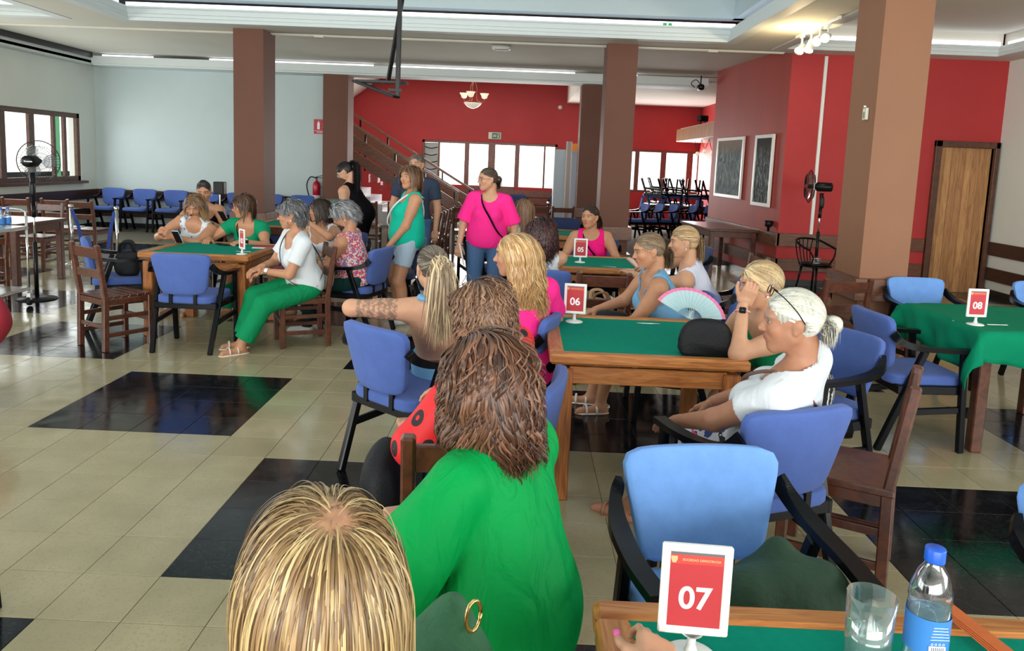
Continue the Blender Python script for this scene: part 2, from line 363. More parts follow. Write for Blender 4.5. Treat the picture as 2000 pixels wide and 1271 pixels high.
# ================================================================ SHELL
CZ = 3.33; FW = 22.0; LX = -8.75; RX = 6.8; RY = 11.2
def rbox(mb, x0, x1, y0, y1, z0, z1): return mb.box(((x0+x1)/2, (y0+y1)/2, (z0+z1)/2), (abs(x1-x0), abs(y1-y0), abs(z1-z0)))
# left wall with the long window
b = MB(); WY0, WY1, WZ0, WZ1 = 6.0, 15.08, 0.95, 2.25
rbox(b, LX-.25, LX, -7.6, WY0, 0, 4.6); rbox(b, LX-.25, LX, WY1, 15.9, 0, 4.6); rbox(b, LX-.25, LX, WY0, WY1, 0, WZ0); rbox(b, LX-.25, LX, WY0, WY1, WZ1, 4.6)
struct('wall_left', b, M['grey_wall'])
# pale back wall on the left
b = MB(); rbox(b, LX-.25, -3.9, 15.6, 15.85, 0, 4.6); struct('wall_back', b, M['white_wall'])
# right wall, its opening near the viewer made up for the fill lamp
b = MB(); rbox(b, RX, RX+.25, 2.7, RY+.3, 0, 4.6); rbox(b, RX, RX+.25, -7.6, -3.1, 0, 4.6); rbox(b, RX, RX+.25, -3.1, 2.7, 0, .9); rbox(b, RX, RX+.25, -3.1, 2.7, 2.6, 4.6); struct('wall_right', b, M['grey_wall'])
# wall behind the viewer with a window band
b = MB(); rbox(b, LX-.25, RX+.25, -7.6, -7.4, 0, .9); rbox(b, LX-.25, RX+.25, -7.6, -7.4, 3.1, 4.6)
for x in (-8.9, -4.8, -1, 2.9, 6.9): rbox(b, x-.15, x+.15, -7.6, -7.4, .9, 3.1)
struct('wall_front', b, M['grey_wall'])
# red wall with the wooden door
DX0, DX1, DZ = 5.96, 6.72, 2.10
b = MB(); rbox(b, 3.74, DX0, RY, RY+.22, 0, 4.6); rbox(b, DX1, RX+.2, RY, RY+.22, 0, 4.6); rbox(b, DX0, DX1, RY, RY+.22, DZ, 4.6)
struct('wall_red', b, M['red_wall'])
# side wall with the pictures, running away to the bar, and its far end
b = MB(); b.prism([(3.74, RY), (3.96, RY+.2), (3.70, 14.35), (3.46, 14.35)], 0, 4.6); struct('wall_pictures', b, M['red_wall_dull'])
b = MB(); rbox(b, 4.9, 5.1, 14.3, FW, 0, 4.6); rbox(b, 3.6, 5.1, 14.2, 14.4, 0, 4.6); struct('wall_bar', b, M['red_wall'])
# far wall with doors and windows : openings
def wall_open(mb, x0, x1, y0, y1, z0, z1, ops):
    xs = sorted({x0, x1, *[o[0] for o in ops], *[o[1] for o in ops]})
    for a, c in zip(xs, xs[1:]):
        mid = (a+c)/2; o = [q for q in ops if q[0] < mid < q[1]]
        if not o: rbox(mb, a, c, y0, y1, z0, z1)
        else:
            if o[0][2] > z0: rbox(mb, a, c, y0, y1, z0, o[0][2])
            rbox(mb, a, c, y0, y1, o[0][3], z1)
OPS = [(-2.94, .92, .93, 2.18), (2.85, 5.1, .93, 2.13)]
b = MB(); wall_open(b, -5.2, 5.1, FW, FW+.22, 0, 5.6, OPS); struct('wall_far', b, M['red_wall'])
b = MB(); rbox(b, -5.2, -5.0, 15.8, FW, 0, 5.6); struct('wall_stairs', b, M['far_plaster'])
# window frames
def frame_window(name, x0, x1, z0, z1, y, muls, m, axis='x', w=.06, bars=()):
    fr = MB()
    def bb(a0, a1, c0, c1, d=.07):
        if axis == 'x': fr.box(((a0+a1)/2, y, (c0+c1)/2), (a1-a0, d, c1-c0), .004)
        else: fr.box((y, (a0+a1)/2, (c0+c1)/2), (d, a1-a0, c1-c0), .004)
    bb(x0, x1, z0, z0+w); bb(x0, x1, z1-w, z1); bb(x0, x0+w, z0, z1); bb(x1-w, x1, z0, z1)
    for c, ww in muls: bb(c-ww/2, c+ww/2, z0, z1, .06)
    o = struct(name, fr, m)
    cs = [x0]+[c for c, _ in muls]+[x1]
    for a, c in zip(cs, cs[1:]):
        g = MB()
        if axis == 'x': g.box(((a+c)/2, y, (z0+z1)/2), (c-a-.05, .005, z1-z0-.08))
        else: g.box((y, (a+c)/2, (z0+z1)/2), (.005, c-a-.05, z1-z0-.08))
        obj('pane', g, M['pane'], o)
    return o
frame_window('window_1', WY0, WY1, WZ0, WZ1, LX-.06, [(7.5, .09), (9.0, .09), (10.5, .09), (11.9, .09), (12.85, .14), (13.62, .15), (14.28, .07), (14.62, .08)], M['frame_wood'], 'y', .09)
b = MB(); rbox(b, LX-.02, LX+.10, WY0-.03, WY1+.05, WZ0-.05, WZ0+.0); struct('trim_1', b, M['frame_wood'])
b = MB(); rbox(b, LX-.94, LX-.88, 15.62, 15.84, 0, 2.6); tag(obj('green_post', b, mat('green_paint', (.05, .45, .18), .5)), 'green painted post standing outside the left window', 'post')
wf = frame_window('door_1', -2.94, .92, .0, 2.18, FW+.05, [(-2.46, .05), (-1.66, .13), (-.95, .2), (-.22, .13), (.56, .05)], M['far_frame'], 'x', .07)
b = MB()
for x0, x1 in ((-1.6, -1.05), (-.85, -.28)): b.box(((x0+x1)/2, FW+.0, .5), (x1-x0, .05, .85), .01)
obj('door_panel', b, M['far_frame'], wf)
bl = MB()
for k in range(6): bl.tube(bez([(-2.86, FW-.02, 1.98-.2*k), (-2.68, FW-.02, 1.94-.2*k), (-2.50, FW-.02, 1.98-.2*k)], 4), .014, 5)
obj('curved_bar', bl, M['black_plastic'], wf)
b = MB(); b.box((-2.69, FW+.09, 1.1), (.42, .01, 2.0)); obj('blind', b, mat('pale_blind', (.55, .60, .60), .8), wf)
frame_window('window_2', 2.85, 5.1, .93, 2.13, FW+.05, [(3.2, .12), (3.95, .15), (4.7, .16)], M['far_frame'], 'x', .06)
# outside: pale terrace and low wall
b = MB(); rbox(b, -30, 30, FW+.3, 60, -.2, -.1); rbox(b, -40, LX-.3, -20, 60, -.2, -.1); struct('floor_outside', b, mat('terrace', (.8, .78, .72), .9))
# the closed door
dr = MB(); fr = MB()
for x0, x1, z0, z1 in ((DX0-.09, DX0+.0, 0, DZ+.09), (DX1, DX1+.06, 0, DZ+.09), (DX0-.09, DX1+.06, DZ, DZ+.09)): fr.box(((x0+x1)/2, RY+.0, (z0+z1)/2), (x1-x0, .12, z1-z0), .006)
door = struct('door_2', fr, M['frame_wood'])
xs = [DX0, DX0+.10, DX0+.20, DX0+.30, DX0+.40, DX0+.50, DX0+.60, DX0+.70, DX1]
for a, c in zip(xs, xs[1:]):
    p = MB(); p.box(((a+c)/2, RY+.06+.002*((int(a*50)) % 2), DZ/2+.01), (c-a-.003, .04, DZ+.02), .003); obj('plank', p, M['door_wood_pale' if int(a*50) % 3 == 0 else 'door_wood'], door)
# pillars
def pillar(x0, x1, y0, y1, m, ms, name='pillar'):
    b = MB(); rbox(b, x0, x1, y0, y1, 0, CZ+.02); o = struct(name, b, m)
    return o
PILL = [(-4.10, -3.68, 10.80, 11.31), (1.09, 1.51, 10.90, 11.41), (-3.99, -3.50, 15.15, 15.65), (1.07, 1.50, 15.35, 15.85), (2.87, 3.27, 6.45, 6.97)]
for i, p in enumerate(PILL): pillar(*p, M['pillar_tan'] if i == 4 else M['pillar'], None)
# timber bands round pillars and along walls
def band(x0, x1, y0, y1, z0, z1, m, par=None, name='trim_2'):
    b = MB(); b.box(((x0+x1)/2, (y0+y1)/2, (z0+z1)/2), (x1-x0, y1-y0, z1-z0), .004); o = obj(name, b, m, par)
    if par is None: o['kind'] = 'structure'
    return o
for i, p in enumerate(PILL):
    for z0, z1 in ((.60, .79), (.22, .40)): band(p[0]-.05, p[1]+.05, p[2]-.05, p[3]+.05, z0, z1, M['rail_wood'])
for z0, z1 in ((.58, .77), (.22, .40)):
    band(LX, LX+.04, -7.4, 15.6, z0, z1, M['rail_dark']); band(LX, -3.99, 15.56, 15.6, z0, z1, M['rail_dark'])
    band(RX-.04, RX, -7.4, RY, z0, z1, M['rail_dark'])
    x = 3.72
    for xn in (4.6, DX0-.1): band(x, xn-.004, RY-.04, RY, z0, z1, M['rail_wood']); x = xn
    y = 11.16
    for yn in (12.0, 13.1, 14.35):
        b = MB(); xa = 3.74-.28*(y-11.2)/3.15; xb = 3.74-.28*(yn-11.2)/3.15
        b.prism([(xa-.04, y), (xa+.01, y), (xb+.01, yn-.005), (xb-.04, yn-.005)], z0, z1); o = obj('trim_3', b, M['rail_wood']); o['kind'] = 'structure'; y = yn
    band(-3.5, -2.95, FW-.04, FW, z0, z1, M['rail_wood']); band(.93, 2.84, FW-.04, FW, z0, z1, M['rail_wood'])
b = MB(); rbox(b, LX, LX+.015, -7.4, 15.6, 0, .09); rbox(b, LX, -3.9, 15.585, 15.6, 0, .09); rbox(b, RX-.015, RX, -7.4, RY, 0, .09); rbox(b, 3.7, DX0-.1, RY-.015, RY, 0, .09)
b.prism([(3.72, 11.2), (3.74, 11.2), (3.46, 14.35), (3.44, 14.35)], 0, .09); struct('baseboard_1', b, M['dark_base'])
# low timber panelling under the far windows
b = MB()
for k in range(4): b.box((-1., FW-.03, .12+.21*k), (3.9, .03, .19), .004)
struct('trim_4', b, M['far_frame'])
# ---------------------------------------------------------------- ceiling
# soffit with coffer and trays cut out (strips)
CX0, CX1, CY1, CY0 = -5.44, 2.70, 10.50, -2.2
TRX0, TRX1, TRY0, TRY1 = 3.42, 6.45, .5, 10.85     # right tray
TLX0, TLX1, TLY0, TLY1 = -8.45, -6.25, .5, 10.45    # left tray
SY = 11.15
b = MB()
rbox(b, TLX1, CX0, -7.4, SY, CZ, CZ+.12); rbox(b, LX, TLX0, -7.4, SY, CZ, CZ+.12); rbox(b, TLX0, TLX1, TLY1, SY, CZ, CZ+.12); rbox(b, TLX0, TLX1, -7.4, TLY0, CZ, CZ+.12)
rbox(b, CX0, CX1, CY1, SY, CZ, CZ+.12); rbox(b, CX0, CX1, -7.4, CY0, CZ, CZ+.12)
rbox(b, CX1, TRX0, -7.4, SY, CZ, CZ+.12); rbox(b, TRX0, TRX1, TRY1, RY, CZ, CZ+.12); rbox(b, TRX1, RX, -7.4, RY, CZ, CZ+.12); rbox(b, TRX0, TRX1, -7.4, TRY0, CZ, CZ+.12)
struct('ceiling', b, M['plaster'])
b = MB(); rbox(b, CX0-.2, CX1+.2, CY0-.2, CY1+.4, 4.55, 4.7); struct('ceiling_coffer', b, M['coffer_wall'])
# coffer upper walls
b = MB(); zt = 3.66
rbox(b, CX0-.2, CX1+.2, CY1+.08, CY1+.3, zt, 4.6); rbox(b, CX1+.02, CX1+.2, CY0, CY1+.2, zt, 4.6); rbox(b, CX0-.2, CX0-.02, CY0, CY1+.2, zt, 4.6); rbox(b, CX0-.2, CX1+.2, CY0-.2, CY0, CZ, 4.6)
struct('wall_coffer', b, M['coffer_wall'])
# cornice profile (distance out from opening edge, height)
def cornice(x0, x1, y0, y1, sides, mcol, hgt=.17, lit=True, gap=.16):
    """stepped cornice round an opening; sides in 'nsew'; returns nothing"""
    b = MB(); led = MB()
    prof = [(.0, 0), (.0, .035), (.018, .045), (.018, .085), (.035, .095), (.035, hgt-.035), (.055, hgt-.02), (.055, hgt)]
    segs = {'n': ((x0, y1), (x1, y1), (0, 1)), 's': ((x1, y0), (x0, y0), (0, -1)), 'e': ((x1, y1), (x1, y0), (1, 0)), 'w': ((x0, y0), (x0, y1), (-1, 0))}
    for sd in sides:
        (ax, ay), (bx, by), (ox, oy) = segs[sd]
        ins = .09                                 # lip stands .09 inside the opening edge
        vs = []
        for d, z in prof+[(.16, hgt), (.16, 0)]:
            q = d-ins; z -= .008*(z == 0)
            tx, ty = (bx-ax), (by-ay); l = math.hypot(tx, ty); tx /= l; ty /= l
            vs.append((ax+ox*q-tx*q, ay+oy*q-ty*q, CZ+z)); vs.append((bx+ox*q+tx*q, by+oy*q+ty*q, CZ+z))
        n = len(vs)//2
        fs = [(2*i, 2*i+1, 2*((i+1) % n)+1, 2*((i+1) % n)) for i in range(n)]
        b.add(vs, fs)
        if lit:
            q = .02; z0, z1 = CZ+hgt+.0, CZ+hgt+.075
            cx, cy = (ax+bx)/2+ox*(q+.10), (ay+by)/2+oy*(q+.10)
            L_ = math.hypot(bx-ax, by-ay)+.1
            led.box((cx, cy, (z0+z1)/2), (L_, .02, z1-z0) if oy else (.02, L_, z1-z0))
    o = struct('trim_5', b, mcol)
    if lit: obj('led_strip', led, M['led'], o)
    return o
cornice(CX0, CX1, CY0, CY1, 'new', M['cornice'], .19)
def tray(x0, x1, y0, y1, sides, litsides):
    b = MB(); rbox(b, x0-.1, x1+.1, y0-.1, y1+.2, CZ+.33, CZ+.43)
    rbox(b, x0-.16, x0-.13, y0, y1+.15, CZ+.1, CZ+.35); rbox(b, x1+.13, x1+.16, y0, y1+.15, CZ+.1, CZ+.35); rbox(b, x0-.1, x1+.1, y1+.14, y1+.17, CZ+.1, CZ+.35)
    struct('ceiling_tray', b, M['plaster']); cornice(x0, x1, y0, y1, litsides, M['cornice'], .14)
tray(TRX0, TRX1, TRY0, TRY1, '', 'new'); tray(TLX0, TLX1, TLY0, TLY1, '', 'new')
# rear zone ceiling beyond the soffit step, its cove along walls and the beam over the openings
b = MB(); rbox(b, LX, 3.9, SY, 15.6, CZ+.10, CZ+.22); struct('ceiling_rear', b, M['plaster'])
b = MB(); b.tube([(LX, SY+.02, CZ-.01), (3.6, SY+.02, CZ-.01)], .012, 6); b.tube([(LX, SY-.03, CZ-.008), (3.6, SY-.03, CZ-.008)], .008, 6)
b.box((-3.0, SY-.0, CZ-.02), (.14, .05, .03), .004); b.box((2.6, SY-.0, CZ-.02), (.14, .05, .03), .004)
tag(obj('ceiling_conduit', b, M['plaster']), 'pale electrical conduit running across the ceiling before the rear beam', 'conduit')
b = MB(); led = MB()
rbox(b, LX+.25, 3.46, 15.02, 15.08, CZ-.10, CZ+.04); rbox(b, LX+.25, 3.46, 15.08, 15.6, CZ-.13, CZ-.05)
rbox(b, LX, LX+.28, SY, 15.08, CZ-.13, CZ-.05); rbox(b, LX+.22, LX+.28, SY, 15.05, CZ-.10, CZ+.02)
bm = struct('trim_6', b, M['cornice'])
for x0, x1 in ((-8.3, -7.3), (-6.2, -3.0), (-2.7, .9), (1.6, 2.1)): rbox(led, x0, x1, 15.10, 15.12, CZ+.02, CZ+.075)
obj('led_strip', led, M['led'], bm)
b = MB(); rbox(b, LX+.30, LX+.32, SY+.1, 15.0, CZ+.0, CZ+.1); obj('gap_shade', b, M['dark_base'], bm)  # dark strip set in as the shade of the unlit cove gap
# far hall: high ceiling, lower ceiling on the right, slanted soffits of the upper stairs
b = MB(); rbox(b, -5.2, 1.2, 15.6, FW, 5.0, 5.2); struct('ceiling_hall', b, M['far_plaster'])
b = MB(); rbox(b, 1.25, 5.1, 15.6, FW, 3.36, 3.6); rbox(b, 1.13, 1.6, 15.6, FW, 3.34, 5.2)
struct('ceiling_far_right', b, M['far_plaster'])
b = MB()
b.add([(-5.0, 19.0, 3.2), (-2.9, 19.0, 4.75), (-2.9, 21.9, 4.75), (-5.0, 21.9, 3.2), (-5.0, 19.0, 3.45), (-2.9, 19.0, 5.0), (-2.9, 21.9, 5.0), (-5.0, 21.9, 3.45)], [(0, 1, 2, 3), (4, 7, 6, 5), (0, 4, 5, 1), (1, 5, 6, 2), (2, 6, 7, 3), (3, 7, 4, 0)])
struct('ceiling_stair_soffit', b, M['far_plaster'])
# upper part of wall above beam between room and hall
b = MB(); rbox(b, -3.9, 3.9, 15.4, 15.6, CZ+.05, 5.2); struct('wall_beam', b, M['far_plaster'])
# roof lid so no outside light leaks
b = MB(); rbox(b, LX-.3, RX+.3, -7.7, 16, 4.7, 4.8); rbox(b, -9, 7, 15.7, FW+.3, 5.2, 5.3); struct('ceiling_roof', b, M['plaster'])

# ================================================================ STAIRS at the far left
st = thing('staircase', 'white marble staircase with brown timber plank railings by the far red wall', 'staircase', (-2.6, 18.2, 0))
for k in range(7):
    b = MB(); x1 = -.2-.29*k; b.box((x1-1.3, .9, .085+.17*k), (2.6, 1.5, .17), .006); obj('step', b, M['marble'], st)
def rail_planks(y, off):
    for zo, w in ((.14, .24), (.47, .27), (.84, .06)):
        b = MB(); b.beam((1.05+off, y, zo+.02), (-2.4, y, zo+.02+(3.45+off)*.585), .035, w, .004, up=(0.505, 0, .863)); obj('rail_plank', b, M['rail_wood'], st)
    for k in range(5):
        x = .95+off-.72*k; z = (1.05+off-x)*.585; b = MB(); b.box((x, y+.03, z+.42), (.04, .04, .9), .004); obj('rail_post', b, M['black_wood'], st)
rail_planks(.12, 0); rail_planks(1.72, .25)
b = MB(); b.box((1.0, .12, .42), (.07, .07, .9), .006); obj('newel_post', b, M['rail_wood'], st)
for k in range(3):
    b = MB(); b.box((0, 0, .1), (.22, .3, .2)); tag(obj('acrylic_box', b, M['acrylic'], None, loc=(-3.05-.29*k, 18.6, .68+.17*k)), ['lowest', 'middle', 'highest'][k]+' of the clear acrylic boxes standing on the marble steps', 'box', 'clear boxes on the stairs')
# ================================================================ CHAIRS
def armchair_proto(name, fabric, lo=False):
    t = thing(name, 'x', 'chair'); n = 6 if lo else 12; k = 4 if lo else 8
    b = MB(); b.pad((0, .02, .435), (.47, .47, .075), .28, n); obj('seat', b, M[fabric], t, True)
    def bend(o):
        o = o.copy(); o[:, 1] += .55*o[:, 0]**2-.02; tap = 1-.26*np.clip(.17-o[:, 2], 0, 1)/.34; o[:, 0] *= tap
        o[:, 2] += -.10*o[:, 0]**2*4*(o[:, 2] > 0)*.25; return o
    b = MB(); b.pad((0, -.235, .655), (.50, .05, .34), .26, n, bend, rotx(.17)); obj('backrest', b, M[fabric], t, True)
    for s in (-1, 1):
        b = MB(); b.beam((s*.262, .235, .0), (s*.270, .19, .625), .036, .040, .006, up=(0, 1, 0)); obj('leg', b, M['black_wood'], t)
        b = MB(); b.beam((s*.235, -.27, .0), (s*.272, -.05, .63), .036, .042, .006, up=(0, 1, 0)); obj('leg', b, M['black_wood'], t)
        b = MB(); P = bez([(s*.272, .235, .635), (s*.288, .08, .638), (s*.285, -.10, .650), (s*.270, -.20, .68), (s*.246, -.245, .725)], k)
        vs = []; 
        # flat curved arm swept with a rectangular section
        P = np.array(P); Tn = np.gradient(P, axis=0); Tn /= np.linalg.norm(Tn, axis=1)[:, None]
        for i in range(len(P)):
            side = np.cross(Tn[i], (0, 0, 1)); side /= np.linalg.norm(side); up = np.cross(side, Tn[i]); f = i/(len(P)-1)
            w = .027+(.010-.027)*max(0, (f-.45)/.55); h = .013+(.026-.013)*max(0, (f-.35)/.65)
            for a, c in ((-1, -1), (1, -1), (1, 1), (-1, 1)): vs.append(P[i]+side*a*w+up*c*h)
        m_ = len(P); fs = [(i*4+q, i*4+(q+1) % 4, (i+1)*4+(q+1) % 4, (i+1)*4+q) for i in range(m_-1) for q in range(4)]+[(3, 2, 1, 0), ((m_-1)*4, (m_-1)*4+1, (m_-1)*4+2, (m_-1)*4+3)]
        b.add(vs, fs); obj('armrest', b, M['black_wood'], t)
        b = MB(); b.beam((s*.250, -.20, .24), (s*.262, .225, .27), .022, .04, .004); obj('stretcher', b, M['black_wood'], t)
    b = MB(); b.box((0, .215, .385), (.50, .028, .055), .005); b.box((0, -.175, .385), (.49, .028, .055), .005)
    for s in (-1, 1): b.box((s*.245, .02, .385), (.026, .42, .055), .005)
    obj('seat_frame', b, M['black_wood'], t)
    for s in (-1, 1): b = MB(); b.box((s*.1, -.215, .47), (.03, .02, .14), .003); obj('back_support', b, M['black_wood'], t)
    return t
def ladder_proto(name, wood_='red_wood', solid=False):
    t = thing(name, 'x', 'chair')
    for s in (-1, 1):
        b = MB(); b.beam((s*.185, -.195, 0), (s*.185, -.185, .44), .042, .045, .005, up=(0, 1, 0)); b.beam((s*.185, -.185, .43), (s*.185, -.245, .87), .042, .042, .008, up=(0, 1, 0)); obj('leg', b, M[wood_], t)
        b = MB(); b.box((s*.185, .19, .215), (.042, .042, .43), .005); obj('leg', b, M[wood_], t)
        for z in (.13, .27):
            b = MB(); b.box((s*.187, 0, z), (.020, .36, .034), .003); obj('stretcher', b, M[wood_], t)
    b = MB(); b.box((0, -.192, .20), (.34, .02, .034), .003); obj('stretcher', b, M[wood_], t)
    b = MB(); b.box((0, .192, .22), (.34, .02, .034), .003); obj('stretcher', b, M[wood_], t)
    for z, h in ((.80, .085), (.63, .07)):
        b = MB(); b.box((0, -.185-(z-.43)*.136, z), (.335, .020, h), .004, rotx(.13)); obj('back_slat', b, M[wood_], t)
    if solid:
        b = MB(); b.box((0, 0, .44), (.43, .42, .03), .006); obj('seat', b, M[wood_], t)
    else:
        for k in range(6):
            b = MB(); b.box((0, -.165+.068*k, .438), (.39, .058, .02), .004); obj('seat_slat', b, M[wood_], t)
    b = MB(); 
    for s in (-1, 1): b.box((s*.187, 0, .40), (.025, .36, .05), .004); b.box((0, s*.187, .40), (.36, .025, .05), .004)
    obj('seat_frame', b, M[wood_], t)
    return t
AR = armchair_proto('armchair', 'blue_fabric'); AS = armchair_proto('armchair', 'sky_fabric'); AN = armchair_proto('armchair', 'navy_fabric', True); AB = armchair_proto('armchair', 'blue_fabric', True)
LD = ladder_proto('ladder_back_chair'); LS = ladder_proto('ladder_back_chair', solid=True)
used = set()
def place(p, x, y, deg, label, group=None, z=0, rot=None):
    if id(p) not in used and rot is None:
        used.add(id(p)); p.location = (x, y, z); p.rotation_euler = (0, 0, math.radians(deg)); p['label'] = label
        if group: p['group'] = group
        return p
    return dup(p, (x, y, z), math.radians(deg), label, group, rot=rot)
E_ = 'blue armchairs round the front tables'
place(AR, -2.72, 6.27, 0, 'blue armchair with black arms, back to the viewer, at the near side of table 02')
place(AR, -3.72, 6.95, -62, 'blue armchair at the left end of table 02 behind the leftmost slatted wooden chair')
place(AR, -1.52, 7.05, 75, 'blue armchair under the woman in the red patterned top')
place(AR, -.55, 3.90, -40, 'blue armchair whose backrest the tattooed arm lies on')
place(AR, -.10, 2.98, 80, 'blue armchair seen edge-on behind the woman in the bright green jacket')
place(AS, .60, 1.97, 188, 'large sky blue armchair right behind the 07 sign, facing the viewer')
place(AR, .93, 2.90, 22, 'blue armchair under the white-haired woman in the white t-shirt')
place(AR, 1.56, 3.98, 116, 'blue armchair right of table 06 with its black arm curving behind the grey ponytail')
place(AR, 2.46, 4.76, -86, 'blue armchair at the left side of table 08 facing the green cloth')
place(AS, 3.32, 6.14, 182, 'pale blue armchair behind table 08, left of the 08 sign')
place(AS, 4.42, 6.22, 186, 'pale blue armchair at the right picture edge behind table 08')
place(AS, 1.70, 1.86, 192, 'sky blue armchair cut by the right picture edge near the water bottle')
place(AR, 3.42, 4.16, -12, 'armchair at the near side of table 08, only its black leg in view')
place(AR, -.06, 4.30, 78, 'blue armchair under the woman with long wavy blonde hair')
place(AR, .22, 6.22, -12, 'blue armchair under the woman with dark curly hair')
place(AR, .74, 8.05, 180, 'blue armchair under the woman in the sleeveless pink top')
place(AR, 1.02, 5.08, 88, 'blue armchair under the woman in the pale blue strap top')
place(AR, 1.46, 5.95, 72, 'blue armchair under the woman in the white vest with a yellow hair clip')
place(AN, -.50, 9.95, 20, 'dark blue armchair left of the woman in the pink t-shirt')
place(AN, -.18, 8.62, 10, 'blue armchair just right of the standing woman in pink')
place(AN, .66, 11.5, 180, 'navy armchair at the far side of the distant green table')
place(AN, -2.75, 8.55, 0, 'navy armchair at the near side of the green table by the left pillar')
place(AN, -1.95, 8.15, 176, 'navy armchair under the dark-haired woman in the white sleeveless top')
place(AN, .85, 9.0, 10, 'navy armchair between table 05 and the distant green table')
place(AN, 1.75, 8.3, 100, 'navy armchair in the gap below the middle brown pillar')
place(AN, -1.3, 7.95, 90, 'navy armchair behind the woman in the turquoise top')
nm = ['first', 'second', 'third', 'fourth', 'fifth', 'sixth', 'seventh', 'eighth', 'ninth']
for i in range(8): place(AB, -8.22+.635*i, 15.0, 180+(i*37 % 5)-2, nm[i]+' blue armchair from the left corner in the row along the pale back wall', 'blue armchairs along the pale back wall')
place(AR, -2.05, 2.24, -90, 'armchair at the left picture edge, only its black front leg in view')
place(AR, -3.72, 4.55, 60, 'dark armchair at the left picture edge with a crimson coat over it')
# wooden chairs
place(LD, -3.37, 6.23, -32, 'slatted dark wooden chair nearest the viewer on the left of table 02')
place(LD, -1.90, 6.56, 116, 'wooden chair under the woman in green trousers')
place(LD, -3.55, 7.98, 180, 'wooden chair behind table 02 under the woman with the pale blue phone')
place(LD, -2.72, 8.02, 178, 'wooden chair behind table 02 under the woman in the green blouse')
place(LS, -.13, 2.34, 4, 'brown wooden chair with chipped top post in front of the woman in the green jacket')
place(LS, 1.38, 3.10, 62, 'large brown wooden chair, edge-on, right of the white-haired woman')
place(LD, -3.72, 8.75, 175, 'wooden chair under the woman in the black vest')
L2 = 'wooden chairs near the left window'
for x, y, r, l in ((-7.25, 11.05, 0, 'leftmost wooden chair of the row by the left window'), (-6.72, 11.1, 2, 'second wooden chair of the row by the left window'), (-6.28, 11.0, -4, 'third wooden chair by the window, right behind the barrier post'),
                   (-6.35, 9.9, 178, 'wooden chair at the far side of the small brown table by the window'), (-5.62, 7.75, 60, 'wooden chair behind the steel trolley'), (-6.55, 9.0, -90, 'wooden chair left of the small brown table')):
    place(LD, x, y, r, l, L2)
for i in range(5): place(LD, -1.52+.03*i, 9.9+.62*i, 90, nm[i]+' from the front of the wooden chairs lined up edge-on behind the woman in turquoise', 'wooden chairs lined up in the aisle')
for x, y, r, l in ((-1.0, 13.2, 4, 'wooden chair back seen just left of the pink t-shirt, nearest of the pair'), (-.55, 15.2, 0, 'wooden chair farther off between the aisle and the glass doors'), (.28, 14.3, 0, 'left one of two joined wooden chair backs before the pale panels'), (.74, 14.3, 0, 'right one of two joined wooden chair backs before the pale panels'),
                   (-2.75, 13.6, 0, 'wooden chair behind the woman bending in the black vest'), (-2.2, 13.7, 5, 'wooden chair beside the stairs behind the woman in black'), (-3.3, 13.5, -5, 'wooden chair in front of the dark left pillar')):
    place(LD, x, y, r, l, 'wooden chairs at the back of the hall')
place(LS, 2.45, 6.02, 12, 'brown wooden chair in front of the big tan pillar')
place(LD, .62, 5.82, 0, 'dark wooden chair at the near side of the 05 table holding a brown bag')
place(LD, 2.02, 7.2, 98, 'wooden chair turned sideways beyond the pale folding fan')
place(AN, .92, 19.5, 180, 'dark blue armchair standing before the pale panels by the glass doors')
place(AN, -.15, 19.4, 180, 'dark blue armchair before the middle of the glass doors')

# ================================================================ TABLES
def felt_table(x0, x1, y0, y1, label, h=.75):
    cx, cy = (x0+x1)/2, (y0+y1)/2; w, d = x1-x0, y1-y0
    t = thing('card_table', label, 'table', (cx, cy, 0))
    for sx in (-1, 1):
        for sy in (-1, 1):
            b = MB(); b.box((sx*(w/2-.075), sy*(d/2-.075), .335), (.085, .085, .67), .006); obj('leg', b, M['honey_z'], t)
    for s in (-1, 1):
        b = MB(); b.box((0, s*(d/2-.06), .635), (w-.20, .024, .085), .003); obj('apron', b, M['honey_x'], t)
        b = MB(); b.box((s*(w/2-.06), 0, .635), (.024, d-.20, .085), .003); obj('apron', b, M['honey_y'], t)
        b = MB(); b.box((0, s*(d/2-.035), h-.0275), (w, .07, .055), .012); obj('border', b, M['honey_x'], t)
        b = MB(); b.box((s*(w/2-.035), 0, h-.0275), (.07, d-.14, .055), .008); obj('border', b, M['honey_y'], t)
    b = MB(); b.box((0, 0, h-.022), (w-.135, d-.135, .028)); obj('felt_top', b, M['felt'], t)
    return t
felt_table(-3.33, -2.36, 6.52, 7.50, 'honey coloured green felt table beside the woman in green trousers')
felt_table(.16, 1.12, 3.57, 4.56, 'honey coloured green felt table carrying the black toilet bag')
felt_table(.16, 1.11, 6.68, 7.60, 'honey coloured green felt table in front of the woman in deep pink')
felt_table(.18, 1.17, .55, 1.51, 'green felt table in the near right corner carrying the glass and bottle')
felt_table(-3.42, -2.47, 9.35, 10.32, 'green felt table beside the left brown pillar')
felt_table(.12, 1.06, 9.55, 10.55, 'distant green felt table in front of the middle pillar')
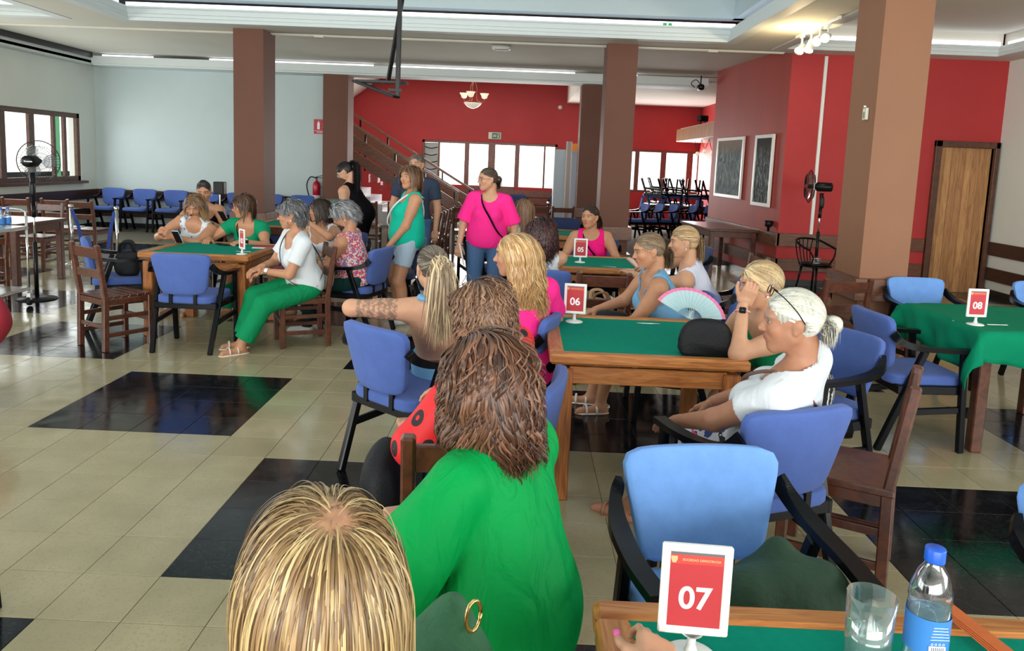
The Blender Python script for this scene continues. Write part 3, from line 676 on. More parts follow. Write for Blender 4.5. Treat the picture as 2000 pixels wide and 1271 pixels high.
def plain_table(x0, x1, y0, y1, label, rz=0, h=.75, cloth=False, name='wooden_table'):
    cx, cy = (x0+x1)/2, (y0+y1)/2; w, d = x1-x0, y1-y0
    t = thing(name, label, 'table', (cx, cy, 0), rz)
    for sx in (-1, 1):
        for sy in (-1, 1):
            b = MB(); b.box((sx*(w/2-.06), sy*(d/2-.06), .355), (.07, .07, .71), .006); obj('leg', b, M['red_wood'], t)
    for s in (-1, 1):
        b = MB(); b.box((0, s*(d/2-.045), .665), (w-.16, .022, .09), .003); obj('apron', b, M['red_wood'], t)
        b = MB(); b.box((s*(w/2-.045), 0, .665), (.022, d-.16, .09), .003); obj('apron', b, M['red_wood'], t)
    b = MB(); b.box((0, 0, h-.02), (w, d, .04), .006); obj('tabletop', b, M['red_wood'], t)
    return t
plain_table(2.76, 3.72, 4.50, 5.44, 'brown wooden table under the green cloth with the 08 sign')
plain_table(-6.30, -5.60, 8.35, 9.30, 'small brown wooden table by the trolley near the left window')
plain_table(2.80, 3.58, 11.75, 13.3, 'brown wooden table against the picture wall under the paintings', math.radians(5))
plain_table(3.05, 3.85, 18.6, 19.4, 'left one of the brown tables loaded with upturned chairs at the back right')
plain_table(3.95, 4.75, 18.6, 19.4, 'right one of the brown tables loaded with upturned chairs at the back right')
plain_table(3.4, 4.2, 20.0, 20.8, 'farthest of the brown tables loaded with upturned chairs by the bar window')
# cloth over table 08
def cloth():
    n = 46; S = 1.42; g = np.linspace(-S/2, S/2, n+1); vs = []; a = math.radians(-7); c, s = math.cos(a), math.sin(a); hw, hd = .485, .475
    for i in range(n+1):
        for j in range(n+1):
            x, y = g[i], g[j]; X, Y = c*x-s*y, s*x+c*y
            ox, oy = max(0, abs(X)-hw), max(0, abs(Y)-hd); sx, sy = (1 if X > 0 else -1), (1 if Y > 0 else -1)
            px, py = max(-hw, min(hw, X)), max(-hd, min(hd, Y)); d = math.hypot(ox, oy)
            drop = d if min(ox, oy) < 1e-6 else max(ox, oy)+.35*min(ox, oy)
            fold = .018*math.sin(17*(X if oy > ox else Y)+2*sx)*min(1, d/.15)+.012*math.sin(31*(X-Y))*min(1, d/.2)
            flare = .015+.10*d
            if d > 0:
                if ox > 0: px = sx*(hw+flare+fold+(.25*min(ox, oy)))
                if oy > 0: py = sy*(hd+flare+fold+(.25*min(ox, oy)))
                if ox > 0 and oy > 0: px = sx*(hw+.02+.42*min(ox, .22)); py = sy*(hd+.02+.42*min(oy, .22))
            z = .757-drop*.97+.004*math.sin(9*X)*math.cos(7*Y)*(d == 0)
            vs.append((px, py, z))
    fs = [(i*(n+1)+j, (i+1)*(n+1)+j, (i+1)*(n+1)+j+1, i*(n+1)+j+1) for i in range(n) for j in range(n)]
    b = MB(); b.add(vs, fs); o = obj('tablecloth', b, M['cloth_green'], None, True, (3.24, 4.97, .003)); tag(o, 'plain bright green cloth hanging in pointed folds over the right-hand table', 'tablecloth')
    md = o.modifiers.new('s', 'SOLIDIFY'); md.thickness = .003; md.offset = 1
cloth()
for i, (x, y) in enumerate(((2.78, 4.85), (3.05, 4.51))):
    b = MB(); b.box((0, 0, 0), (.012, .006, .06), .001); o = obj('cloth_clip', b, M['steel'], None, loc=(x-.03, y-.05, .735)); tag(o, ['small steel clip on the left edge of the green cloth', 'small steel clip on the front edge of the green cloth under the 08 sign'][i], 'clip', 'cloth clips')
# inverted chairs on the tables, upright chairs beneath
ix = 0
for (x, y, a, l) in ((3.15, 18.85, 80, 'front left'), (3.62, 18.95, 95, 'second'), (4.1, 18.85, 85, 'third'), (4.55, 18.95, 100, 'front right'), (3.55, 20.3, 85, 'far left'), (4.05, 20.4, 95, 'far right')):
    r = place(AB, x, y, 0, l+' of the upturned armchairs lying on tables at the back right', 'upturned armchairs on the tables', 1.38, rot=(PI, 0, math.radians(a)))
for i in range(3): place(AB, 2.55+.36*i, 17.40+.16*i, 102, nm[i]+' blue armchair from the left, standing in front of the upturned chairs', 'upright armchairs in the chair store')
for i in range(3): place(AB, 3.72+.36*i, 17.75, 98, nm[i+3]+' blue armchair from the left, standing in front of the upturned chairs', 'upright armchairs in the chair store')
place(LD, 3.95, 16.6, 90, 'dark wooden chair in front of the chair store, nearest the bar wall')

# ================================================================ SIGNS ON TABLES
crest = mat('crest_gold', (.62, .45, .22), .5)
red_card = mat('red_card', (.48, .030, .038), .6); red_card2 = mat('light_red_card', (.62, .06, .05), .5); grey_card = mat('grey_card', (.13, .14, .16), .4); wht = mat('white_print', (.9, .9, .95), .5)
def sign(num, x, y, z, deg, label, s=1.0, small=False, thin=1.0):
    t = thing('table_number_sign', label, 'sign', (x, y, z), math.radians(deg))
    b = MB(); b.lathe([(.0, .012), (.015, .011), (.045, .006), (.05, 0.003), (.05, 0)], n=28); b.lathe([(.006, .01), (.013, .014), (.008, .028), (.009, .045), (.02, .05)], n=16); obj('base', b, M['white_plastic'], t, True)
    b = MB(); w, h = .128, .176; z0 = .048
    for sx in (-1, 1): b.box((sx*(w/2-.0075), 0, z0+h/2), (.0155, .012, h), .003)
    for zz in (z0+.0075, z0+h-.0075): b.box((0, 0, zz), (w-.02, .012, .0155), .003)
    b.box((0, .002, z0+h/2), (w-.02, .006, h-.02)); obj('frame', b, M['white_plastic'], t)
    y_ = -.0022
    b = MB(); b.box((0, y_, z0+h/2-.007), (w-.031, .0016, h-.045)); cd = obj('card', b, red_card, t)
    b = MB(); b.box((0, y_, z0+h-.029), (w-.031, .0018, .018)); obj('card_band', b, red_card2, cd)
    b = MB(); b.box((0, y_, z0+h-.0175), (w-.031, .0016, .006)); obj('card_top', b, grey_card, t)
    text('number', num, .060, wht, cd, (0, y_-.0012, z0+.070), (PI/2, 0, 0), .0006)
    text('heading', 'SOCIEDAD DEMOCRACIA', .0060, crest, t, (.008, y_-.0016, z0+h-.0295), (PI/2, 0, 0), .0003)
    b = MB(); b.prism([(-.006, 0), (-.003, -.007), (.003, -.007), (.006, 0), (.006, .006), (-.006, .006)], 0, .001)
    c = obj('crest', b, crest, t, loc=(-.042, y_-.0012, z0+h-.029)); c.rotation_euler = (PI/2, 0, 0)
    return t
sign('07', .348, 1.335, .742, -4, 'large white framed red sign reading 07, nearest the viewer')
sign('06', .325, 4.37, .742, -6, 'white framed red sign reading 06, left of the black bag')
sign('05', .555, 7.10, .742, 2, 'white framed red table sign reading 05 before the woman in pink')
s2 = sign('02', -2.475, 6.70, .742, -50, 'narrow looking turned red sign reading 02 on the left-hand table')
sign('08', 2.83, 4.70, .762, 3, 'white framed red table sign reading 08 on the green cloth')
sign('04', .16, 9.72, .742, 0, 'white framed red table sign half hidden behind the dark curly head')

# ================================================================ SMALL THINGS ON TABLES
def pen(name, x, y, z, deg, label, l=.14, m='steel', r=.004):
    b = MB(); b.tube([(-l/2, 0, 0), (l/2-.012, 0, 0), (l/2, 0, 0)], [r, r, r*.3], 8); o = obj(name, b, M[m], None, True, (x, y, z), math.radians(deg)); tag(o, label, 'pen'); return o
pen('pen', .80, 6.85, .745, -25, 'thin steel pen on the felt before the woman in deep pink'); pen('pen', .76, 4.39, .745, 2, 'thin steel pen on the felt beyond the black bag'); pen('pen', 2.97, 4.70, .766, 4, 'thin steel pen on the green cloth beside the 08 sign')
pen('pen', -2.52, 6.86, .745, 5, 'thin steel pen on the felt of the left-hand table')
# black toiletry bag
t = thing('toilet_bag', 'black zipped toilet bag standing on table 06', 'bag', (.925, 3.70, .745), math.radians(-2))
M['black_cloth'] = mat('black_cloth', (.006, .007, .010), .6, spec=.3, bump=.3, bscale=120)
n_ = 20; prof = [(.131*math.copysign(abs(math.cos(a))**.62, math.cos(a)), .02+.155*max(0, math.sin(a))**.75) for a in np.linspace(0, PI, n_)]; prof = [(.118, .0)]+prof+[(-.118, .0)]
b = MB(); vs = []; lay = [(-.050, .82), (-.046, .93), (-.034, .985), (0, 1.0), (.034, .985), (.046, .93), (.050, .82)]
for y, k in lay: vs += [(x*k, y*(1-.30*z/.17), z*k+(.004 if k < 1 else 0)+.002*math.sin(40*x+y*50)) for x, z in prof]
m_ = len(prof); b.add(vs, [(i*m_+q, i*m_+(q+1) % m_, (i+1)*m_+(q+1) % m_, (i+1)*m_+q) for i in range(len(lay)-1) for q in range(m_)]+[tuple(range(m_-1, -1, -1)), tuple((len(lay)-1)*m_+q for q in range(m_))]); obj('body', b, M['black_cloth'], t, True)
b = MB(); b.tube([(x*1.0, 0, z+.001) for x, z in prof[2:-2]], .0035, 6); obj('zip', b, M['black_plastic'], t, True)
# folding fan (held by the woman at table 06)
fan_m = mat('pale_blue_fan_cloth', (.50, .68, .72), .8); fan_p = mat('pink_fan_edge', (.85, .22, .42), .8)
t = thing('folding_fan', 'open pale blue folding fan with pink edge held over table 06', 'fan', (.90, 4.50, .76), 0)
def fan_sector(r0, r1, a0, a1, n=36, amp=.004):
    b = MB(); vs = []
    for i in range(n+1):
        a = a0+(a1-a0)*i/n; z = amp*(1 if i % 2 else -1)
        for r in (r0, r1): vs.append((r*math.cos(a), z, r*math.sin(a)))
    b.add(vs, [(2*i, 2*i+2, 2*i+3, 2*i+1) for i in range(n)]); return b
f1 = obj('fan_leaf', fan_sector(.08, .205, .35, 2.85), fan_m, t); f2 = obj('fan_edge', fan_sector(.203, .225, .35, 2.85), fan_p, t)
for f in (f1, f2): md = f.modifiers.new('s', 'SOLIDIFY'); md.thickness = .0012
b = MB()
for i in range(19):
    a = .35+2.5*i/18; b.beam((0.005*math.cos(a), 0, .005*math.sin(a)), (.2*math.cos(a), .003, .2*math.sin(a)), .004, .0015, 0)
obj('fan_ribs', b, fan_m, t); t.rotation_euler = (math.radians(-30), math.radians(14), math.radians(-8)); t.scale = (.98, .9, .88); t.location.x = 1.02
# glass of water, bottle, orange fan handle on table 07
t = thing('water_glass', 'clear tumbler half full of water with ice on table 07', 'glass', (.675, 1.335, .742)); t.scale = (1.17, 1.17, 1.2)
b = MB(); b.lathe([(0, 0), (.031, 0), (.033, .004), (.0375, .118), (.0362, .118), (.0318, .012), (0, .010)], n=40); obj('tumbler', b, M['glass'], t, True)
b = MB(); b.lathe([(0, .0105), (.0312, .0125), (.0345, .070), (0, .070)], n=40); obj('water', b, M['water'], t, True)
for x, y, z, a in ((.01, .0, .064, .4), (-.012, .008, .062, 1.1)):
    b = MB(); b.box((x, y, z), (.019, .017, .017), .005, rotz(a)); obj('ice_cube', b, M['ice'], t, True)
M['blue_cap'] = mat('blue_cap', (.01, .10, .62), .35); M['blue_label'] = mat('blue_label', (.045, .22, .62), .45)
def bottle(x, y, z, label, s=1.0, group=None, detail=True):
    t = thing('water_bottle', label, 'bottle', (x, y, z), 0, group); t.scale = (s, s, s); n = 32 if detail else 12
    b = MB(); b.lathe([(0, .004), (.022, .0), (.031, .006), (.033, .03), (.031, .045), (.033, .06), (.033, .115), (.031, .124), (.033, .132), (.031, .150), (.022, .176), (.0145, .188), (.0135, .198), (.0135, .206)], n=n); obj('bottle_body', b, M['pet'], t, True)
    b = MB(); b.lathe([(0, .002), (.030, .008), (.031, .12), (0, .12)], n=n); obj('water', b, M['pet'] if not detail else M['water'], t, True)
    b = MB(); b.lathe([(.0337, .048), (.0337, .108)], n=n); lb_ = obj('label_band', b, M['blue_label'], t, True)
    b = MB(); b.lathe([(.0155, .194), (.0155, .214), (.0145, .216), (0, .216)], n=n); obj('cap', b, M['blue_cap'], t, True)
    if detail:
        b = MB(); b.box((0, -.0335, .062), (.026, .002, .010)); obj('barcode_patch', b, wht, lb_)
        b = MB()
        for k in range(7): b.box((-.009+.003*k, -.0347, .0615), (.0012, .0008, .008))
        obj('barcode', b, grey_card, lb_)
        b = MB()
        for k in range(4): b.tube([(-.009+.006*k+.0016*math.cos(q), -.0345, .071+.0016*math.sin(q)) for q in np.linspace(0, 2*PI, 8)], .0004, 4)
        obj('round_symbols', b, wht, lb_)
        b = MB()
        for k in range(5): b.box((.003, -.0338, .078+.005*k), (.030-.002*k, .0008, .0008))
        obj('print_lines', b, wht, lb_)
    return t
bottle(.775, 1.325, .742, 'water bottle with blue cap and blue label beside the tumbler', 1.13)
t = thing('closed_fan', 'orange wooden closed hand fan lying over the edge of table 07', 'fan', (.925, 1.42, .755), 0)
M['orange_wood'] = mat('orange_wood', (.58, .13, .03), .4, var=.15, scale=20)
for k in range(4):
    b = MB(); b.beam((-.022+.001*k, .10, .012+.003*k), (.045+.004*k, -.22, .004+.003*k), .030, .0028, .001); obj('fan_stick', b, M['orange_wood'], t)
# phones, notebook
def phone(x, y, z, rot, label, m, case=None):
    t = thing('phone', label, 'phone', (x, y, z)); t.rotation_euler = rot
    b = MB(); b.box((0, 0, 0), (.074, .009, .152), .004); obj('case', b, m, t)
    b = MB(); b.box((0, .005, 0), (.066, .001, .142)); obj('screen', b, M['black_plastic'], t)
    b = MB(); b.box((-.016, -.006, .05), (.025, .004, .03), .002); obj('camera_block', b, M['black_plastic'], t)
# ================================================================ FITTINGS
phone(-3.28, 7.20, .815, (math.radians(-35), 0, math.radians(172)), 'phone with pale blue case held up over table 02', mat('blue_case', (.22, .55, .78), .4))
phone(-2.86, 7.28, .752, (math.radians(-84), 0, math.radians(80)), 'dark phone lying flat between the hands of the woman in green', M['black_plastic'])
phone(-3.30, 8.36, .93, (math.radians(-40), 0, math.radians(165)), 'black phone held by the woman in the black vest', M['black_plastic'])
nb = MB(); nb.box((0, 0, .006), (.19, .13, .012), .001); o = obj('notebook', nb, mat('dark_red_cover', (.22, .02, .05), .5), None, loc=(-2.47, 7.28, .742), rz=.2); tag(o, 'dark red notebook at the far right corner of table 02', 'notebook')
nb = MB(); nb.box((0, 0, .006), (.27, .07, .004)); tag(obj('paper_sheet', nb, wht, None, loc=(-2.42, 7.20, .738), rz=.1), 'white paper under the red notebook', 'paper')
# pedestal fans
def ped_fan(x, y, z, deg, h, label, front=True):
    t = thing('pedestal_fan', label, 'fan', (x, y, z), math.radians(deg))
    b = MB(); b.lathe([(0, .03), (.05, .028), (.19, .012), (.20, .0), (0, 0)], n=32); obj('base', b, M['black_plastic'], t, True)
    b = MB(); b.tube([(0, 0, .02), (0, 0, h*.42)], .021, 12); b.tube([(0, 0, h*.60), (0, 0, h*.60+.12)], .022, 10); obj('pole', b, M['black_plastic'], t, True)
    b = MB(); b.tube([(0, 0, h*.42), (0, 0, h*.70)], .011, 12); obj('inner_pole', b, M['chrome'], t, True)
    b = MB(); b.tube([(0, 0, h*.68), (0, 0, h*.92)], [.018, .026], 10); b.pad((0, -.01, h*.80), (.05, .06, .16), .5, 6); obj('neck', b, M['black_plastic'], t, True)
    b = MB(); b.tube([(0, -.13, h), (0, -.115, h), (0, .06, h), (0, .09, h)], [.03, .058, .062, .035], 16, up=(1, 0, 0)); obj('motor', b, M['black_plastic'], t, True)
    R_ = .215
    b = MB()
    for k in range(40):
        a = 2*PI*k/40; ca, sa = math.cos(a), math.sin(a)
        b.tube([(.03*ca, .215, h+.03*sa), (R_*.7*ca, .205, h+R_*.7*sa), (R_*ca, .155, h+R_*sa), (R_*.7*ca, .105, h+R_*.7*sa), (.05*ca, .09, h+.05*sa)], .0017, 3, False)
    for rr, yy in ((R_, .155), (R_*.72, .205), (R_*.4, .21), (R_*.72, .105)):
        b.tube([(rr*math.cos(a), yy, h+rr*math.sin(a)) for a in np.linspace(0, 2*PI, 37)], .0055 if rr == R_ else .002, 5, False)
    obj('cage', b, M['black_plastic'], t)
    b = MB(); b.tube([(0, .11, h), (0, .18, h)], .028, 12, up=(1, 0, 0)); obj('hub', b, M['black_plastic'], t)
    for q in range(3):
        vs = []; n = 10
        for i in range(n+1):
            f = i/n; r = .025+(.185-.025)*f; wd = .35+.55*math.sin(PI*min(1, f*1.05)); a0 = 2*PI*q/3
            for sgn in (-1, 1):
                a = a0+sgn*wd*.75; vs.append((r*math.cos(a), .15+sgn*.022, h+r*math.sin(a)))
        b = MB(); b.add(vs, [(2*i, 2*i+1, 2*i+3, 2*i+2) for i in range(n)]); bo = obj('blade', b, thin_glass('smoky_blade', (.42, .43, .45), .12, .1, .1) if q == 0 else bpy.data.materials['smoky_blade'], t)
    return t
ped_fan(-5.14, 7.95, 0, 10, 1.46, 'black pedestal fan by the left window behind the bottle trolley')
ped_fan(3.92, 10.15, .46, 62, 1.02, 'black pedestal fan standing on a bentwood chair before the bright red wall')
text('fan_label', 'Rowenta', .022, wht, bpy.data.objects['pedestal_fan'], (.02, -.132, 1.46), (PI/2, 0, 0), .0004)
# bistro chair
t = thing('bistro_chair', 'dark metal bistro chair with curved back under the right pedestal fan', 'chair', (3.92, 10.15, 0), math.radians(-150))
b = MB(); b.lathe([(0, .448), (.19, .448), (.21, .44), (.205, .425), (0, .42)], n=28); obj('seat', b, M['black_wood'], t, True)
for a in (45, 135, 225, 315):
    b = MB(); c, s = math.cos(math.radians(a)), math.sin(math.radians(a)); b.tube([(.17*c, .17*s, .43), (.19*c, .19*s, .3), (.245*c, .245*s, 0)], [.018, .014, .011], 8); obj('leg', b, M['black_wood'], t, True)
b = MB()
b.tube(bez([(.26, .10, .66), (.265, -.02, .70), (.21, -.17, .76), (0, -.245, .78), (-.21, -.17, .76), (-.265, -.02, .70), (-.26, .10, .66)], 6), .015, 8); obj('back_hoop', b, M['black_wood'], t, True)
for x in (-.12, -.06, 0, .06, .12):
    b = MB(); b.tube(bez([(x*.9, -.17, .44), (x*1.1, -.21, .6), (x*1.4, -.235+abs(x)*.18, .77)], 4), .008, 6); obj('spindle', b, M['black_wood'], t, True)
for s in (-1, 1):
    b = MB(); b.tube(bez([(s*.19, .06, .44), (s*.20, .12, .55), (s*.26, .10, .66)], 4), .011, 6); obj('arm_support', b, M['black_wood'], t, True)
b = MB(); b.pad((0, .0, .07), (.16, .10, .15), .5, 8); tag(obj('glass_jar', b, M['acrylic'], None, True, (3.86, 9.98, .45)), 'clear glass jar standing on the bistro chair behind the fan pole', 'jar')
# steel trolley with bottles
t = thing('serving_trolley', 'steel serving trolley with water bottles at the left picture edge', 'trolley', (-5.20, 7.22, 0), math.radians(4))
for z in (.80, .18):
    b = MB(); b.box((0, 0, z), (.5, .75, .03), .008); b.box((0, 0, z-.0), (.46, .71, .035)); obj('shelf', b, M['steel'], t)
for sx in (-1, 1):
    for sy in (-1, 1):
        b = MB(); b.tube([(sx*.235, sy*.36, .14), (sx*.235, sy*.36, .92)], .012, 8); obj('leg', b, M['chrome'], t, True)
        b = MB(); b.tube([(sx*.235-.012, sy*.36, .05), (sx*.235+.012, sy*.36, .05)], .045, 14); obj('wheel', b, M['rubber'], t, True)
        b = MB(); b.box((sx*.235, sy*.36, .10), (.05, .03, .08), .005); obj('caster', b, M['steel'], t)
for sy in (-1, 1):
    b = MB(); b.tube(bez([(-.235, sy*.36, .90), (-.18, sy*.37, .98), (.18, sy*.37, .98), (.235, sy*.36, .90)], 5), .011, 8); obj('handle', b, M['chrome'], t, True)
for i in range(12):
    bottle(-5.27+.075*(i % 4)+.01*(i//4), 7.20+.085*(i//4), .815, ['leftmost', 'second', 'third', 'rightmost'][i % 4]+' small blue-capped bottle in the '+['front', 'middle', 'back'][i//4]+' row on the steel trolley', .95, 'water bottles on the trolley', False)
# barrier posts with blue belt
for i, (x, y) in enumerate(((-6.235, 10.45), (-5.574, 10.40))):
    t = thing('barrier_post', ['left chrome barrier post with blue belt near the left window', 'right chrome barrier post with blue belt near the left window'][i], 'post', (x, y, 0))
    b = MB(); b.lathe([(0, .025), (.04, .022), (.15, .006), (.15, 0), (0, 0)], n=28); obj('base', b, M['chrome'], t, True)
    b = MB(); b.tube([(0, 0, .02), (0, 0, .80)], .022, 14); b.lathe([(.0, .83), (.03, .825), (.033, .79), (.022, .775)], n=20); obj('tube', b, M['chrome'], t, True)
    b = MB(); P = bez([(.02, -.02, .76), (.08+.05*(1-i), -.05, .5), (.16, -.02, .12)] if i == 0 else [(-.02, -.02, .76), (-.08, -.03, .5), (-.12, -.02, .25)], 6); vs = []
    for p in P: vs += [(p[0]-.022, p[1], p[2]), (p[0]+.022, p[1]+.01, p[2])]
    b.add(vs, [(2*k, 2*k+1, 2*k+3, 2*k+2) for k in range(len(P)-1)]); bo = obj('belt', b, M['belt'], t); md = bo.modifiers.new('s', 'SOLIDIFY'); md.thickness = .003
# fire extinguisher, sign
t = thing('fire_extinguisher', 'red fire extinguisher hanging on the pale wall by the dark left pillar', 'extinguisher', (-4.20, 15.5, .64))
M['ext_red'] = mat('extinguisher_red', (.45, .01, .03), .3)
b = MB(); b.lathe([(0, .0), (.075, .01), (.078, .38), (.06, .44), (.02, .47), (.02, .50), (0, .50)], n=24); obj('cylinder', b, M['ext_red'], t, True)
b = MB(); b.lathe([(.0795, .05), (.0795, .18)], n=24); obj('white_label', b, wht, t, True)
b = MB(); b.box((0, 0, .53), (.03, .05, .05), .005); b.beam((0, 0, .55), (.16, 0, .60), .02, .012); b.beam((0, 0, .54), (.14, 0, .53), .02, .01); obj('valve', b, M['black_plastic'], t)
b = MB(); b.tube(bez([(0, -.02, .53), (-.12, -.03, .54), (-.19, -.03, .38), (-.14, -.03, .15), (-.08, -.05, .02)], 6), .013, 6); obj('hose', b, M['black_plastic'], t, True)
M['sign_red'] = mat('safety_sign_red', (.50, .03, .05), .5)
t = thing('extinguisher_sign', 'red fire extinguisher sign on the pale wall above the extinguisher', 'sign', (-4.14, 15.585, 2.20))
b = MB(); b.box((0, 0, 0), (.29, .008, .29)); obj('panel', b, M['sign_red'], t)
b = MB(); b.box((-.05, -.005, .01), (.05, .003, .13)); b.box((-.05, -.005, .09), (.025, .003, .03)); b.box((.06, -.005, .05), (.05, .003, .03)); b.box((.06, -.005, -.01), (.05, .003, .04)); b.box((0, -.005, -.085), (.26, .003, .006)); obj('pictogram', b, wht, t)
text('caption', 'EXTINTOR', .032, wht, t, (0, -.005, -.115), (PI/2, 0, 0))
# exit sign over glass doors
t = thing('exit_sign', 'green running man exit sign above the glass doors', 'sign', (-.88, FW-.02, 2.36))
M['exit_green'] = mat('exit_green', (.02, .16, .08), .5); M['exit_cream'] = mat('exit_cream', (.70, .74, .58), .5)
b = MB(); b.box((0, 0, 0), (.36, .02, .19), .003); obj('panel', b, M['exit_cream'], t)
b = MB(); b.box((.0, -.012, 0), (.15, .003, .15)); b.box((.12, -.012, 0), (.07, .003, .15)); obj('green_field', b, M['exit_green'], t)
b = MB(); b.box((.12, -.015, .045), (.02, .003, .02)); b.beam((.12, -.015, .03), (.105, -.015, -.01), .003, .02); b.beam((.105, -.015, -.01), (.13, -.015, -.05), .003, .014); b.beam((.105, -.015, -.01), (.09, -.015, -.05), .003, .014)
b.box((0, -.015, .02), (.1, .003, .018)); b.box((0, -.015, -.02), (.1, .003, .018)); obj('running_figure', b, wht, t)
# small exit sticker in the cove
t = thing('cove_exit_sign', 'small green exit arrow sign on the cove lip above the middle pillar', 'sign', (1.83, CY1+.02, CZ+.205))
b = MB(); b.box((-.04, 0, 0), (.05, .006, .05)); b.box((.03, 0, .01), (.05, .006, .03)); obj('panel', b, mat('bright_green', (.03, .5, .15), .5), t)
# paintings
def painting(y0, y1, z0, z1, label, m):
    f = lambda y: 3.74-.28*(y-11.2)/3.15-.0
    xm, ym = (f(y0)+f(y1))/2-.02, (y0+y1)/2; L_ = math.hypot(f(y1)-f(y0), y1-y0); h = z1-z0
    t = thing('painting', label, 'painting', (xm, ym, (z0+z1)/2), math.atan2(y1-y0, f(y1)-f(y0)))
    b = MB(); w = .055
    for s in (-1, 1): b.box((s*(L_/2-w/2), 0.01, 0), (w, .035, h), .004); b.box((0, .01, s*(h/2-w/2)), (L_-2*w, .035, w), .004)
    obj('frame', b, M['white_plastic'], t); b = MB(); b.box((0, 0.005, 0), (L_-2*w, .012, h-2*w)); obj('canvas', b, m, t)
def paint_mat(name, ca, cb, cc, sc, top=None):
    m = bpy.data.materials.new(name); m.use_nodes = True; N, L = nt(m); b = N['Principled BSDF']; tc = N.new('ShaderNodeTexCoord'); mp = N.new('ShaderNodeMapping'); L.new(tc.outputs['Object'], mp.inputs[0]); mp.inputs['Scale'].default_value = (5, 1, 1.6)
    w = N.new('ShaderNodeTexNoise'); w.inputs['Scale'].default_value = sc; w.inputs['Detail'].default_value = 8; w.inputs['Distortion'].default_value = 2.5; L.new(mp.outputs[0], w.inputs['Vector'])
    r = N.new('ShaderNodeValToRGB'); L.new(w.outputs[0], r.inputs[0]); e = r.color_ramp.elements; e[0].position = .35; e[0].color = (*ca, 1); e[1].position = .62; e[1].color = (*cb, 1); k = e.new(.5); k.color = (*cc, 1)
    out = r.outputs[0]
    if top:
        sp = N.new('ShaderNodeSeparateXYZ'); L.new(tc.outputs['Object'], sp.inputs[0]); mr = N.new('ShaderNodeMapRange'); L.new(sp.outputs[2], mr.inputs[0]); mr.inputs[1].default_value = .18; mr.inputs[2].default_value = .42
        mx = N.new('ShaderNodeMix'); mx.data_type = 'RGBA'; L.new(mr.outputs[0], mx.inputs[0]); L.new(out, mx.inputs[6]); mx.inputs[7].default_value = (*top, 1); out = mx.outputs[2]
    L.new(out, b.inputs['Base Color']); b.inputs['Roughness'].default_value = .7; b.inputs['Specular IOR Level'].default_value = .2; return m
painting(12.70, 13.98, 1.18, 2.21, 'left painting of the two, pale blue green reeds in a white frame', paint_mat('painting_reeds', (.07, .11, .13), (.36, .42, .40), (.16, .22, .24), 2.2, (.30, .22, .17)))
painting(11.52, 12.22, 1.12, 2.21, 'right painting of the two, dark swirling plants over blue water in a white frame', paint_mat('painting_swirls', (.035, .035, .035), (.28, .36, .38), (.08, .085, .085), 2.8, (.04, .038, .035)))
# chandelier
t = thing('chandelier', 'small brass chandelier with cream glass cups in the far hall', 'lamp', (-1.22, 17.5, 3.20)); t.scale = (.80, .80, .80); M['brass'] = mat('dull_brass', (.35, .16, .09), .4, metal=.6); M['cream_glass'] = mat('cream_lamp_glass', (.9, .85, .7), .4, emit=(1, .88, .6), estr=.55)
b = MB(); b.tube([(0, 0, 1.7), (0, 0, .25)], .008, 6)
for k in range(3):
    a = 2*PI*k/3+.4; c, s = math.cos(a), math.sin(a); b.tube(bez([(0, 0, .30), (.10*c, .10*s, .10), (.12*c, .12*s, -.25), (.30*c, .30*s, -.30), (.34*c, .34*s, -.22)], 5), .010, 5)
obj('stem', b, M['brass'], t, True)
for k in range(3):
    a = 2*PI*k/3+.4; b = MB(); b.lathe([(.02, -.21), (.07, -.19), (.09, -.12), (.13, -.06), (.125, -.06), (.08, -.12)], (.34*math.cos(a), .34*math.sin(a), 0), 16); obj('lamp_cup', b, M['cream_glass'], t, True)
b = MB(); b.lathe([(.0, -.50), (.03, -.50), (.14, -.46), (.22, -.39), (.26, -.34), (.24, -.34), (.0, -.46)], n=24); obj('glass_bowl', b, mat('ivory_bowl_glass', (.85, .80, .68), .35, emit=(1, .92, .75), estr=.35), t, True)
# track light
def track(x, y0, y1, spots, label, warm):
    t = thing('track_light', label, 'lamp', (x, (y0+y1)/2, CZ)); L_ = y1-y0
    b = MB(); b.box((0, 0, -.02), (.035, L_, .035), .003); obj('rail', b, M['white_plastic'], t)
    for i, (dy, on, ax) in enumerate(spots):
        h = thing('spotlight', None, None) if False else None
        b = MB(); b.tube([(0, dy, -.03), (0, dy, -.13)], .012, 8); b.box((0, dy, -.05), (.03, .10, .025), .003); n0 = obj('spot_stem', b, M['white_plastic'], t, True)
        d = np.array(ax, float); d /= np.linalg.norm(d); c = np.array((0, dy, -.17))
        b = MB(); b.tube([c-d*.07, c-d*.02, c+d*.08, c+d*.10], [.022, .036, .05, .056], 16); n0 = obj('spot_head', b, M['white_plastic'], t, True)
        b = MB(); b.tube([c+d*.098, c+d*.104], .048, 16); obj('spot_bulb', b, M['warm_lamp'] if on else M['white_plastic'], n0, True)
    if warm:
        l = bpy.data.lights.new('spot_glow', 'POINT'); l.energy = 26; l.color = (1, .76, .42); l.shadow_soft_size = .06; o = bpy.data.objects.new('spot_glow', l); COL.objects.link(o); o.parent = t; o.location = (-.16, .1, -.28)
    return t
track(3.29, 8.45, 9.75, [(-.35, True, (-.55, -.75, -.35)), (-.12, True, (-.6, -.7, -.4)), (.15, True, (-.3, -.3, -.85)), (.45, False, (-.5, -.6, -.6))], 'track of four warm spotlights on the ceiling beside the tan pillar', True)
track(-6.05, 6.6, 7.6, [(.35, False, (.8, .1, -.5)), (.1, False, (-.3, -.3, -.85))], 'track of spotlights at the top left picture corner', False)
